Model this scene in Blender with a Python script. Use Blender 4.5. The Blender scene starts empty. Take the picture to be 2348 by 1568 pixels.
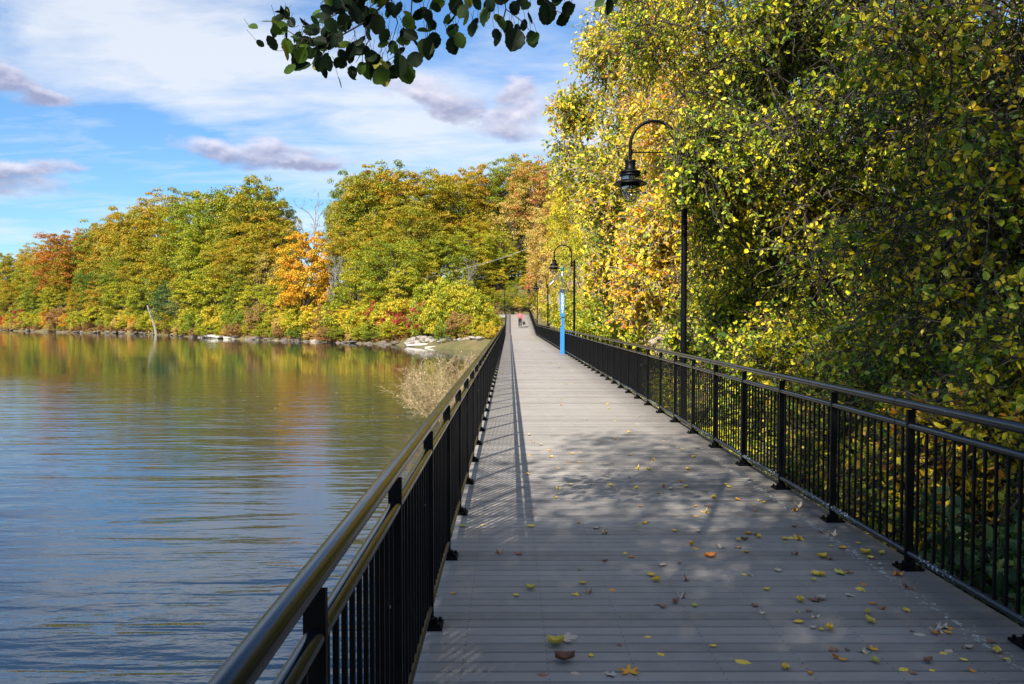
import bpy, bmesh, math, random
import numpy as np
from mathutils import Vector, Matrix
R = math.radians
SC = bpy.context.scene
COL = SC.collection

# ------------------------------------------------------------------ camera
F = 1778.0            # focal length in pixels of a 2348 px wide picture
HZ = 729.0; VPX = 1168.0
CAMZ = 1.65
cam = bpy.data.cameras.new("camera"); cam_o = bpy.data.objects.new("camera", cam); COL.objects.link(cam_o)
cam.sensor_width = 36; cam.lens = 36 * F / 2348; cam.clip_start = 0.05; cam.clip_end = 9000
cam_o.location = (0, 0, CAMZ)
cam_o.rotation_euler = (R(90) - math.atan((784 - HZ) / F), 0, -math.atan(6 / F))
SC.camera = cam_o

# ------------------------------------------------------------------ sun + sky
SUN_EL = R(41); SHX, SHY = 0.48, 0.877          # direction in which shadows fall
sun = bpy.data.lights.new("sun", 'SUN'); sun.energy = 4.95; sun.angle = R(0.53); sun.color = (1.0, .945, .84)
sun_o = bpy.data.objects.new("sun", sun); COL.objects.link(sun_o)
sdir = Vector((SHX * math.cos(SUN_EL), SHY * math.cos(SUN_EL), -math.sin(SUN_EL)))
sun_o.rotation_euler = sdir.to_track_quat('-Z', 'Y').to_euler(); sun_o.location = (-20, -30, 40)
SC.view_settings.view_transform = 'Standard'; SC.view_settings.look = 'None'
SC.view_settings.exposure = 0.96; SC.view_settings.gamma = 1

W = bpy.data.worlds.new("World"); SC.world = W; W.use_nodes = True
nt = W.node_tree; nt.nodes.clear()
def N(tree, typ, **kw):
    n = tree.nodes.new(typ)
    for k, v in kw.items(): setattr(n, k, v)
    return n
def M(tree, op, a, b=None, c=None, clamp=False):
    n = tree.nodes.new('ShaderNodeMath'); n.operation = op; n.use_clamp = clamp
    for i, v in enumerate((a, b, c)):
        if v is None: continue
        if isinstance(v, (int, float)): n.inputs[i].default_value = v
        else: tree.links.new(v, n.inputs[i])
    return n.outputs[0]
def MIX(tree, f, a, b, bt='MIX'):
    n = tree.nodes.new('ShaderNodeMix'); n.data_type = 'RGBA'; n.blend_type = bt; n.clamp_factor = True
    for s, v in ((n.inputs[0], f), (n.inputs[6], a), (n.inputs[7], b)):
        if isinstance(v, (int, float)): s.default_value = v
        elif isinstance(v, tuple): s.default_value = (*v, 1) if len(v) == 3 else v
        else: tree.links.new(v, s)
    return n.outputs[2]
def RAMP(tree, f, stops, interp='LINEAR'):
    n = tree.nodes.new('ShaderNodeValToRGB'); cr = n.color_ramp; cr.interpolation = interp
    while len(cr.elements) < len(stops): cr.elements.new(0.5)
    for e, (p, c) in zip(cr.elements, stops):
        e.position = p; e.color = (*c, 1) if isinstance(c, tuple) else (c, c, c, 1)
    tree.links.new(f, n.inputs[0]); return n.outputs[0]
def build_world():
    t = nt
    out = N(t, 'ShaderNodeOutputWorld'); bg = N(t, 'ShaderNodeBackground')
    sky = N(t, 'ShaderNodeTexSky', sky_type='NISHITA', sun_disc=False)
    sky.sun_elevation = SUN_EL
    sky.sun_rotation = math.atan2(-SHX, -SHY)
    sky.air_density = 1.15; sky.dust_density = 0.3; sky.ozone_density = 1.6; sky.altitude = 50
    tc = N(t, 'ShaderNodeTexCoord'); sp = N(t, 'ShaderNodeSeparateXYZ'); t.links.new(tc.outputs['Generated'], sp.inputs[0])
    x, y, z = sp.outputs
    az = M(t, 'ARCTAN2', x, y); el = M(t, 'ARCSINE', z)
    # streaked high cloud: a flat layer seen in perspective
    den = M(t, 'ADD', M(t, 'MAXIMUM', z, 0.0), 0.12)
    cx = M(t, 'DIVIDE', x, den); cy = M(t, 'DIVIDE', y, den)
    cv = N(t, 'ShaderNodeCombineXYZ'); t.links.new(cx, cv.inputs[0]); t.links.new(cy, cv.inputs[1])
    mp = N(t, 'ShaderNodeMapping'); t.links.new(cv.outputs[0], mp.inputs[0]); mp.inputs['Rotation'].default_value = (0, 0, R(35)); mp.inputs['Scale'].default_value = (0.55, 1.0, 1); mp.inputs['Location'].default_value = (3.1, 1.7, 0)
    n1 = N(t, 'ShaderNodeTexNoise'); n1.inputs['Scale'].default_value = 1.05; n1.inputs['Detail'].default_value = 7; n1.inputs['Roughness'].default_value = .56; n1.inputs['Distortion'].default_value = .5
    t.links.new(mp.outputs[0], n1.inputs['Vector'])
    # where the veil lies: much over the middle and right, little at the left
    veil = M(t, 'MULTIPLY_ADD', az, 0.55, 0.29)
    def blob(a0, e0, sa, se, rot=0.0, warp=None):
        da = M(t, 'SUBTRACT', azw, a0); de = M(t, 'SUBTRACT', elw, e0)
        if rot:
            c, s = math.cos(rot), math.sin(rot)
            da2 = M(t, 'ADD', M(t, 'MULTIPLY', da, c), M(t, 'MULTIPLY', de, s)); de = M(t, 'SUBTRACT', M(t, 'MULTIPLY', de, c), M(t, 'MULTIPLY', da, s)); da = da2
        q = M(t, 'ADD', M(t, 'POWER', M(t, 'ABSOLUTE', M(t, 'DIVIDE', da, sa)), 2), M(t, 'POWER', M(t, 'ABSOLUTE', M(t, 'DIVIDE', de, se)), 2))
        return M(t, 'SUBTRACT', 1.0, q)
    nw = N(t, 'ShaderNodeTexNoise'); nw.inputs['Scale'].default_value = 9; nw.inputs['Detail'].default_value = 5; nw.inputs['Roughness'].default_value = .6
    mpw = N(t, 'ShaderNodeMapping'); mpw.inputs['Scale'].default_value = (1, 1, 2.0); t.links.new(tc.outputs['Generated'], mpw.inputs[0]); t.links.new(mpw.outputs[0], nw.inputs['Vector'])
    wv = N(t, 'ShaderNodeSeparateXYZ'); t.links.new(nw.outputs['Color'], wv.inputs[0])
    azw = M(t, 'MULTIPLY_ADD', M(t, 'SUBTRACT', wv.outputs[0], .5), .16, az)
    elw = M(t, 'MULTIPLY_ADD', M(t, 'SUBTRACT', wv.outputs[1], .5), .055, el)
    def P(px, py): return ((px - VPX) / F, (HZ - py) / F)
    # big veil regions (added to the noise threshold)
    def B(px, py, sx, sy, rot=0.0): a, e = P(px, py); return blob(a, e, sx / F, sy / F, rot)
    reg = None
    for px, py, sx, sy, k, rot in ((380, 80, 420, 230, .50, -.45), (800, 250, 560, 200, .42, -.25), (1150, 150, 450, 330, .40, 0), (120, 60, 160, 70, -.10, 0), (20, 150, 110, 130, -1.1, 0), (40, 330, 400, 90, -.55, 0), (60, 200, 150, 120, -.5, 0), (560, 230, 120, 60, -.12, 0), (330, 260, 150, 40, -.25, 0), (430, 330, 230, 40, -.35, -.2), (900, 130, 260, 50, -.16, 0), (1380, 120, 330, 260, .75, 0), (1850, 200, 600, 400, .6, 0)):
        v = M(t, 'MULTIPLY', M(t, 'MAXIMUM', B(px, py, sx, sy, rot), 0.0), k)
        reg = v if reg is None else M(t, 'ADD', reg, v)
    mp2 = N(t, 'ShaderNodeMapping'); t.links.new(cv.outputs[0], mp2.inputs[0]); mp2.inputs['Rotation'].default_value = (0, 0, R(48)); mp2.inputs['Scale'].default_value = (1.0, 2.2, 1)
    n2 = N(t, 'ShaderNodeTexNoise'); n2.inputs['Scale'].default_value = 1.6; n2.inputs['Detail'].default_value = 7; n2.inputs['Roughness'].default_value = .62; n2.inputs['Distortion'].default_value = .8; t.links.new(mp2.outputs[0], n2.inputs['Vector'])
    reg = M(t, 'MULTIPLY', reg, .82)
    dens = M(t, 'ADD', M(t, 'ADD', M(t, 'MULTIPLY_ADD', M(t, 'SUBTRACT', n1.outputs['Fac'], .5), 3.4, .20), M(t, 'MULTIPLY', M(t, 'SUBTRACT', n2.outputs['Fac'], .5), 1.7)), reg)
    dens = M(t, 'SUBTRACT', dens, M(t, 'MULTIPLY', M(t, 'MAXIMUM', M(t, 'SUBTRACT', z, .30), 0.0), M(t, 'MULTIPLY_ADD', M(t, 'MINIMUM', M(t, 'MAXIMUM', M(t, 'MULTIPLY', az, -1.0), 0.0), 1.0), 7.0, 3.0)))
    dens = M(t, 'ADD', dens, M(t, 'MULTIPLY', M(t, 'MAXIMUM', M(t, 'SUBTRACT', z, .62), 0.0), 22.0))  # white cloud added high overhead, out of view, to neutralise blue ambient
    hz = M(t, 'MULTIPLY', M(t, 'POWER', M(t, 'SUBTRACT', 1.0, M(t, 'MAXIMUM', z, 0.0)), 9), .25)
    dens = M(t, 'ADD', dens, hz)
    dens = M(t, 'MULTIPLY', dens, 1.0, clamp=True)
    skc = N(t, 'ShaderNodeVectorMath', operation='SCALE'); t.links.new(sky.outputs[0], skc.inputs[0]); skc.inputs['Scale'].default_value = 1.0
    tint = MIX(t, 1.0, skc.outputs[0], (.58, .87, 1.18), 'MULTIPLY')
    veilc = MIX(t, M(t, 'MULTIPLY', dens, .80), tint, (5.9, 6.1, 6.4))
    # small grey-violet cumulus
    cum = None; vert = None
    for px, py, sx, sy, rot in ((1000, 245, 130, 42, -.30), (1180, 290, 110, 52, -.1), (1160, 235, 60, 40, 0), (590, 375, 185, 36, -.10), (690, 400, 110, 20, 0), (110, 272, 140, 34, -.2), (200, 300, 90, 20, 0), (100, 455, 180, 32, -.08), (30, 405, 80, 26, 0), (170, 440, 120, 22, 0), (20, 520, 40, 10, 0), (90, 532, 40, 8, 0), (340, 40, 240, 26, 0)):
        v = B(px, py, sx, sy, rot); g = M(t, 'MULTIPLY', M(t, 'MAXIMUM', v, 0.0), M(t, 'DIVIDE', M(t, 'SUBTRACT', elw, P(px, py)[1]), sy / F))
        cum = v if cum is None else M(t, 'MAXIMUM', cum, v); vert = g if vert is None else M(t, 'ADD', vert, g)
    nc = N(t, 'ShaderNodeTexNoise'); nc.inputs['Scale'].default_value = 26; nc.inputs['Detail'].default_value = 6; nc.inputs['Roughness'].default_value = .6
    t.links.new(mpw.outputs[0], nc.inputs['Vector'])
    cm = M(t, 'MULTIPLY_ADD', M(t, 'SUBTRACT', nc.outputs['Fac'], .5), 1.7, cum)
    cmask = M(t, 'MULTIPLY', cm, 1.15, clamp=True)
    # undersides greyer
    mpo = N(t, 'ShaderNodeMapping'); t.links.new(mpw.outputs[0], mpo.inputs[0]); mpo.inputs['Location'].default_value = (-.004, 0, .014)
    nd = N(t, 'ShaderNodeTexNoise'); nd.inputs['Scale'].default_value = 26; nd.inputs['Detail'].default_value = 6; nd.inputs['Roughness'].default_value = .6; t.links.new(mpo.outputs[0], nd.inputs['Vector'])
    shade = M(t, 'ADD', M(t, 'MULTIPLY_ADD', M(t, 'SUBTRACT', nc.outputs['Fac'], nd.outputs['Fac']), 1.7, .42), M(t, 'MULTIPLY', vert, 1.1), clamp=True)
    ccol = MIX(t, shade, (2.3, 2.45, 3.7), (5.5, 5.4, 6.3))
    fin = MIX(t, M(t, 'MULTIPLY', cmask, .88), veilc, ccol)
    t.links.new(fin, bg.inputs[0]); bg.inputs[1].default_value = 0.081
    t.links.new(bg.outputs[0], out.inputs[0])
build_world()

# ------------------------------------------------------------------ helpers
rng = np.random.default_rng(11); random.seed(5)
def tag(o, label=None, cat=None, group=None, kind=None):
    if label: o['label'] = label
    if cat: o['category'] = cat
    if group: o['group'] = group
    if kind: o['kind'] = kind
    return o
def empty(name, loc=(0, 0, 0), rz=0):
    o = bpy.data.objects.new(name, None); o.empty_display_size = .3
    o.location = loc; o.rotation_euler = (0, 0, rz); COL.objects.link(o); return o
def mesh_np(name, V, Fq, smooth=False, attrs=None):
    """V (n,3), Fq (m,k) all faces with k corners"""
    V = np.asarray(V, np.float32); Fq = np.asarray(Fq, np.int32)
    me = bpy.data.meshes.new(name); m, k = Fq.shape
    me.vertices.add(len(V)); me.vertices.foreach_set('co', V.ravel())
    me.loops.add(m * k); me.loops.foreach_set('vertex_index', Fq.ravel())
    me.polygons.add(m); me.polygons.foreach_set('loop_start', np.arange(m, dtype=np.int32) * k)
    me.polygons.foreach_set('use_smooth', np.full(m, smooth))
    me.update(calc_edges=True)
    for an, av in (attrs or {}).items():
        a = me.attributes.new(an, 'FLOAT', 'FACE'); a.data.foreach_set('value', np.asarray(av, np.float32))
    return me
def obj(name, me, mat=None, parent=None, loc=None, objmat=False):
    o = bpy.data.objects.new(name, me); COL.objects.link(o)
    if parent: o.parent = parent
    if loc is not None: o.location = loc
    if mat is not None:
        if len(me.materials) == 0: me.materials.append(mat)
        if objmat or me.materials[0] != mat:
            o.material_slots[0].link = 'OBJECT'; o.material_slots[0].material = mat
    return o
class MB:
    def __init__(s): s.v = []; s.f = []; s.sm = []
    def add(s, vs, fs, smooth=False):
        b = len(s.v); s.v += [tuple(v) for v in vs]; s.f += [tuple(i + b for i in f) for f in fs]; s.sm += [smooth] * len(fs)
    def box(s, c, d, rot=None):
        vs = [Vector((x * d[0] / 2, y * d[1] / 2, z * d[2] / 2)) for x in (-1, 1) for y in (-1, 1) for z in (-1, 1)]
        if rot is not None: vs = [rot @ v for v in vs]
        vs = [v + Vector(c) for v in vs]
        s.add(vs, [(0, 1, 3, 2), (4, 6, 7, 5), (0, 4, 5, 1), (2, 3, 7, 6), (0, 2, 6, 4), (1, 5, 7, 3)])
    def tube(s, pts, r, n=8, cap=True, smooth=True):
        pts = [Vector(p) for p in pts]; rr = [float(q) for q in r] if isinstance(r, (list, tuple)) else [float(r)] * len(pts)
        rings = []; up = None
        for i, p in enumerate(pts):
            t = (pts[min(i + 1, len(pts) - 1)] - pts[max(i - 1, 0)]).normalized()
            if up is None: up = Vector((0, 0, 1)) if abs(t.z) < .9 else Vector((1, 0, 0))
            a = t.cross(up).normalized(); b = a.cross(t).normalized(); up = b
            rings.append([p + rr[i] * (a * math.cos(2 * math.pi * k / n) + b * math.sin(2 * math.pi * k / n)) for k in range(n)])
        vs = [v for q in rings for v in q]; fs = []
        for i in range(len(pts) - 1):
            for k in range(n):
                fs.append((i * n + k, i * n + (k + 1) % n, (i + 1) * n + (k + 1) % n, (i + 1) * n + k))
        s.add(vs, fs, smooth)
        if cap:
            s.add(rings[0], [tuple(range(n))[::-1]]); s.add(rings[-1], [tuple(range(n))])
    def lathe(s, prof, c=(0, 0, 0), n=24, smooth=True):
        vs = []; fs = []
        for (r, z) in prof:
            for k in range(n):
                a = 2 * math.pi * k / n; vs.append((c[0] + r * math.cos(a), c[1] + r * math.sin(a), c[2] + z))
        for i in range(len(prof) - 1):
            for k in range(n): fs.append((i * n + k, i * n + (k + 1) % n, (i + 1) * n + (k + 1) % n, (i + 1) * n + k))
        s.add(vs, fs, smooth)
    def build(s, name, mat, parent=None, loc=None, bevel=0):
        me = bpy.data.meshes.new(name); me.from_pydata(s.v, [], s.f); me.polygons.foreach_set('use_smooth', s.sm); me.update()
        o = obj(name, me, mat, parent, loc)
        if bevel:
            b = o.modifiers.new('b', 'BEVEL'); b.width = bevel; b.segments = 2; b.limit_method = 'ANGLE'
        return o
def X_(px, d): return (px - VPX) / F * d
def Z_(py, d): return CAMZ + (HZ - py) / F * d

# ------------------------------------------------------------------ materials
def newmat(name):
    m = bpy.data.materials.new(name); m.use_nodes = True; t = m.node_tree
    b = t.nodes['Principled BSDF']; return m, t, b
def S(t, sock, v):
    if isinstance(v, (int, float)): sock.default_value = v
    elif isinstance(v, tuple): sock.default_value = (*v, 1) if len(v) == 3 else v
    else: t.links.new(v, sock)
def noise(t, scale, detail=4, rough=.55, vec=None, dist=0):
    n = N(t, 'ShaderNodeTexNoise'); n.inputs['Scale'].default_value = scale; n.inputs['Detail'].default_value = detail; n.inputs['Roughness'].default_value = rough; n.inputs['Distortion'].default_value = dist
    if vec is not None: t.links.new(vec, n.inputs['Vector'])
    return n.outputs['Fac']
def coords(t, which='Object', scale=None, rot=None):
    tc = N(t, 'ShaderNodeTexCoord'); o = tc.outputs[which]
    if which == 'World':
        g = N(t, 'ShaderNodeNewGeometry'); o = g.outputs['Position']
    if scale or rot:
        mp = N(t, 'ShaderNodeMapping'); t.links.new(o, mp.inputs[0])
        if scale: mp.inputs['Scale'].default_value = scale
        if rot: mp.inputs['Rotation'].default_value = rot
        o = mp.outputs[0]
    return o
def wpos(t, scale=None, rot=None):
    g = N(t, 'ShaderNodeNewGeometry'); o = g.outputs['Position']
    if scale or rot:
        mp = N(t, 'ShaderNodeMapping'); t.links.new(o, mp.inputs[0])
        if scale: mp.inputs['Scale'].default_value = scale
        if rot: mp.inputs['Rotation'].default_value = rot
        o = mp.outputs[0]
    return o
def bump(t, b, h, strength=.3, dist=.01):
    n = N(t, 'ShaderNodeBump'); n.inputs['Strength'].default_value = strength; n.inputs['Distance'].default_value = dist
    t.links.new(h, n.inputs['Height']); t.links.new(n.outputs[0], b.inputs['Normal']); return n

def leaf_mat(name, stops, noise_scale=.35, trans=.28, gloss=.025, hgrad=None, spread=.55):
    """leaf colour from a ramp of autumn colours: per-leaf value, clump value and a slow noise through the crown"""
    m = bpy.data.materials.new(name); m.use_nodes = True; t = m.node_tree; t.nodes.clear()
    out = N(t, 'ShaderNodeOutputMaterial')
    a = N(t, 'ShaderNodeAttribute', attribute_name='lv'); c = N(t, 'ShaderNodeAttribute', attribute_name='cv')
    oi = N(t, 'ShaderNodeObjectInfo')
    nz = noise(t, noise_scale, 3, .6, wpos(t))
    v = M(t, 'MULTIPLY_ADD', M(t, 'SUBTRACT', a.outputs['Fac'], .5), spread * .8, M(t, 'MULTIPLY_ADD', M(t, 'SUBTRACT', c.outputs['Fac'], .5), spread * .8, M(t, 'MULTIPLY_ADD', M(t, 'SUBTRACT', nz, .5), 1.1, .5)))
    v = M(t, 'ADD', v, M(t, 'MULTIPLY', M(t, 'SUBTRACT', oi.outputs['Random'], .5), .30))
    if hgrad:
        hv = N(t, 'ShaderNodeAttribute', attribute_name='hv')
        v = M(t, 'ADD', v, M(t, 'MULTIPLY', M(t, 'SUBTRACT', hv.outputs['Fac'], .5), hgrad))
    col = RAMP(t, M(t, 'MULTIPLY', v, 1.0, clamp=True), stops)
    # brightness differs leaf to leaf
    hs = N(t, 'ShaderNodeHueSaturation'); t.links.new(col, hs.inputs['Color'])
    t.links.new(M(t, 'MULTIPLY_ADD', a.outputs['Fac'], .6, .7), hs.inputs['Value'])
    d = N(t, 'ShaderNodeBsdfDiffuse'); t.links.new(hs.outputs[0], d.inputs[0])
    tr = N(t, 'ShaderNodeBsdfTranslucent'); t.links.new(MIX(t, 1.0, hs.outputs[0], (1.1, 1.15, .55), 'MULTIPLY'), tr.inputs[0])
    mx = N(t, 'ShaderNodeMixShader'); mx.inputs[0].default_value = trans
    t.links.new(d.outputs[0], mx.inputs[1]); t.links.new(tr.outputs[0], mx.inputs[2])
    g = N(t, 'ShaderNodeBsdfGlossy'); g.inputs['Roughness'].default_value = .55; g.inputs[0].default_value = (1, 1, 1, 1)
    mx2 = N(t, 'ShaderNodeMixShader'); mx2.inputs[0].default_value = gloss
    t.links.new(mx.outputs[0], mx2.inputs[1]); t.links.new(g.outputs[0], mx2.inputs[2])
    t.links.new(mx2.outputs[0], out.inputs[0]); return m
GR = (.060, .105, .012); DG = (.028, .060, .014); OL = (.15, .155, .016); YG = (.23, .26, .018)
YE = (.46, .36, .022); GO = (.46, .28, .018); OR = (.45, .17, .015); RU = (.30, .10, .018); RD = (.33, .045, .028); BR = (.17, .10, .035); PA = (.42, .33, .11)
LM = {
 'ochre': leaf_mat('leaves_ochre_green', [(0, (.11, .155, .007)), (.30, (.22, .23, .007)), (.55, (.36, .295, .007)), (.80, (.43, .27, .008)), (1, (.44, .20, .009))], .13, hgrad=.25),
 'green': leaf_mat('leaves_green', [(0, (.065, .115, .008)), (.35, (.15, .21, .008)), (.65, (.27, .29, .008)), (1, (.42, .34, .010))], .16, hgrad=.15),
 'ygreen': leaf_mat('leaves_yellow_green', [(0, (.10, .165, .010)), (.35, (.25, .29, .011)), (.65, (.44, .39, .013)), (1, (.58, .42, .016))], .25),
 'yellow': leaf_mat('leaves_yellow', [(0, (.19, .23, .012)), (.3, (.40, .37, .014)), (.6, (.60, .45, .016)), (.85, (.66, .44, .025)), (1, (.60, .32, .015))], .4),
 'orange': leaf_mat('leaves_orange', [(0, (.46, .33, .012)), (.4, (.64, .38, .011)), (.75, (.66, .29, .010)), (1, (.58, .19, .012))], .5, spread=.8),
 'russet': leaf_mat('leaves_russet', [(0, (.24, .18, .012)), (.35, (.36, .20, .012)), (.7, (.42, .15, .010)), (1, (.42, .10, .012))], .4),
 'red': leaf_mat('leaves_red', [(0, (.22, .13, .02)), (.4, (.38, .09, .03)), (.75, (.44, .05, .03)), (1, (.50, .045, .03))], .6),
 'teal': leaf_mat('leaves_dark_bluegreen', [(0, (.035, .075, .018)), (.5, (.095, .16, .034)), (1, (.20, .24, .03))], .5),
 'pale': leaf_mat('leaves_pale_straw', [(0, (.28, .26, .035)), (.4, (.52, .40, .09)), (.75, (.58, .40, .09)), (1, (.50, .24, .05))], .35),
 'pink': leaf_mat('leaves_pinkish_orange', [(0, (.30, .28, .03)), (.4, (.50, .32, .05)), (.7, (.50, .18, .06)), (1, (.48, .11, .05))], .35),
 'brown': leaf_mat('leaves_brown_scrub', [(0, (.14, .14, .02)), (.4, (.30, .19, .045)), (.75, (.36, .16, .05)), (1, (.26, .12, .05))], .7),
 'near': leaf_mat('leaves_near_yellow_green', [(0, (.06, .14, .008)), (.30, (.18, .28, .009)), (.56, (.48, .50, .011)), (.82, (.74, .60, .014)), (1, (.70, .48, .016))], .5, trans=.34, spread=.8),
 'nearshade': leaf_mat('leaves_near_shaded', [(0, (.035, .10, .008)), (.42, (.12, .21, .009)), (.68, (.36, .38, .011)), (.9, (.68, .56, .014)), (1, (.60, .40, .02))], .5, trans=.34, spread=.9),  # darker copy of the near leaves, shade put into the colour
 'vine': leaf_mat('leaves_bright_vine', [(0, (.11, .20, .010)), (.22, (.34, .37, .012)), (.5, (.66, .52, .016)), (.8, (.70, .46, .018)), (1, (.56, .20, .02))], .4, trans=.30, spread=.8),
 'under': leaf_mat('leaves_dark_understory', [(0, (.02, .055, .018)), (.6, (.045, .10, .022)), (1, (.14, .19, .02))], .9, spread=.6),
 'alder': leaf_mat('leaves_alder', [(0, (.004, .011, .003)), (.78, (.010, .026, .004)), (.95, (.08, .15, .012)), (1, (.22, .20, .02))], 1.5, trans=.14, gloss=.012, spread=.55),  # mostly near-black green: backlit shade put into the leaf colour
}
def bark_mat(name, c0, c1, sc=3):
    m, t, b = newmat(name); v = wpos(t, (sc, sc, sc * .25)); n = noise(t, 2.2, 8, .7, v, 1)
    S(t, b.inputs['Base Color'], RAMP(t, n, [(.3, c0), (.7, c1)])); b.inputs['Roughness'].default_value = .9
    bump(t, b, n, .8, .03); return m
BARK = bark_mat('bark_dark', (.03, .022, .016), (.11, .085, .06))
BARKL = bark_mat('bark_pale', (.16, .12, .085), (.40, .33, .26))
BARKG = bark_mat('bark_grey', (.17, .155, .14), (.42, .40, .37))
TWIG = bark_mat('twig_brown', (.05, .032, .02), (.17, .12, .08), 6)
def paint_black(name='black_satin_paint', c0=(.0018, .0021, .0030), c1=(.0045, .0045, .0052), r0=.34, sp=.13):
    m, t, b = newmat(name); v = wpos(t); n = noise(t, 7, 6, .6, v); n2 = noise(t, 90, 2, .5, v)
    vo = N(t, 'ShaderNodeTexVoronoi'); vo.inputs['Scale'].default_value = 9; t.links.new(v, vo.inputs['Vector'])
    spk = M(t, 'MULTIPLY', M(t, 'LESS_THAN', vo.outputs['Distance'], M(t, 'MULTIPLY', noise(t, 3, 2, .5, v), .10)), M(t, 'GREATER_THAN', noise(t, 2.1, 3, .6, v), .52))
    S(t, b.inputs['Base Color'], MIX(t, spk, RAMP(t, n, [(.35, c0), (.75, c1)]), (.16, .17, .16)))
    S(t, b.inputs['Roughness'], M(t, 'MULTIPLY_ADD', n, .2, r0)); b.inputs['Specular IOR Level'].default_value = sp
    bump(t, b, n2, .05, .001); return m
RAILP = paint_black('black_gloss_rail_paint', (.006, .007, .010), (.011, .011, .013), .10, .6)
BLACK = paint_black()
def paint_lichen():
    m, t, b = newmat('black_paint_with_lichen'); v = wpos(t)
    vo = N(t, 'ShaderNodeTexVoronoi'); vo.inputs['Scale'].default_value = 38; t.links.new(v, vo.inputs['Vector'])
    n = noise(t, 1.6, 5, .65, v); n3 = noise(t, 60, 3, .6, v)
    spot = M(t, 'LESS_THAN', M(t, 'ADD', vo.outputs['Distance'], M(t, 'MULTIPLY', n3, .25)), M(t, 'MULTIPLY', M(t, 'MAXIMUM', M(t, 'SUBTRACT', n, .36), 0.0), 2.2))
    sp = N(t, 'ShaderNodeSeparateXYZ'); t.links.new(v, sp.inputs[0])
    spot = M(t, 'MULTIPLY', spot, M(t, 'GREATER_THAN', sp.outputs[0], 1.0))
    S(t, b.inputs['Base Color'], MIX(t, spot, (.012, .012, .018), (.36, .42, .36)))
    S(t, b.inputs['Roughness'], M(t, 'MULTIPLY_ADD', spot, .6, .30)); return m
BLICH = paint_lichen()
def plain(name, c, rough=.5, metal=0.0, var=.2, sc=12):
    m, t, b = newmat(name); n = noise(t, sc, 5, .6, wpos(t))
    S(t, b.inputs['Base Color'], RAMP(t, n, [(.3, tuple(x * (1 - var) for x in c)), (.7, tuple(min(1, x * (1 + var)) for x in c))]))
    b.inputs['Roughness'].default_value = rough; b.inputs['Metallic'].default_value = metal; return m
BLUE = plain('blue_paint', (.035, .21, .56), .35, var=.08)
WHITE = plain('white_paint', (.78, .80, .82), .4, var=.05)
TEAL = plain('teal_lens', (.02, .19, .20), .2, var=.1)
STEEL = plain('galvanised_steel', (.55, .56, .58), .4, .6, .1, 30)
PANEL = plain('solar_cells', (.012, .018, .05), .15, var=.3)
SKIN = plain('skin', (.30, .17, .11), .6); HAIR = plain('dark_hair', (.015, .011, .009), .6)
PINK = plain('pink_cotton', (.78, .13, .17), .85); DARKC = plain('black_cloth', (.004, .004, .005), .85); WHC = plain('white_cotton', (.75, .74, .74), .85)
NAVY = plain('navy_cloth', (.02, .022, .045), .85); BAG = plain('black_bag_nylon', (.012, .012, .015), .6)
CABLE = plain('pale_cable', (.55, .55, .52), .6, var=.1)
CONC = plain('weathered_concrete', (.30, .29, .27), .9, var=.25, sc=4)
ROCK = plain('shore_rock', (.145, .115, .092), .95, var=.45, sc=5)
ROCKP = plain('pale_rubble', (.30, .26, .22), .95, var=.25, sc=6)
STRAW = plain('dry_straw', (.42, .31, .16), .9, var=.35, sc=9)
DRIFT = plain('driftwood', (.50, .46, .40), .9, var=.2, sc=8)
def glass_mat():
    m = bpy.data.materials.new('lamp_glass'); m.use_nodes = True; t = m.node_tree; t.nodes.clear()
    out = N(t, 'ShaderNodeOutputMaterial'); a = N(t, 'ShaderNodeBsdfTransparent'); g = N(t, 'ShaderNodeBsdfGlossy'); g.inputs['Roughness'].default_value = .05
    a.inputs[0].default_value = (.93, .93, .90, 1)
    lw = N(t, 'ShaderNodeLayerWeight'); lw.inputs[0].default_value = .35
    mx = N(t, 'ShaderNodeMixShader'); t.links.new(M(t, 'MULTIPLY_ADD', lw.outputs['Facing'], .5, .2), mx.inputs[0]); t.links.new(a.outputs[0], mx.inputs[1]); t.links.new(g.outputs[0], mx.inputs[2])
    t.links.new(mx.outputs[0], out.inputs[0]); return m
GLASS = glass_mat()

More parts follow.
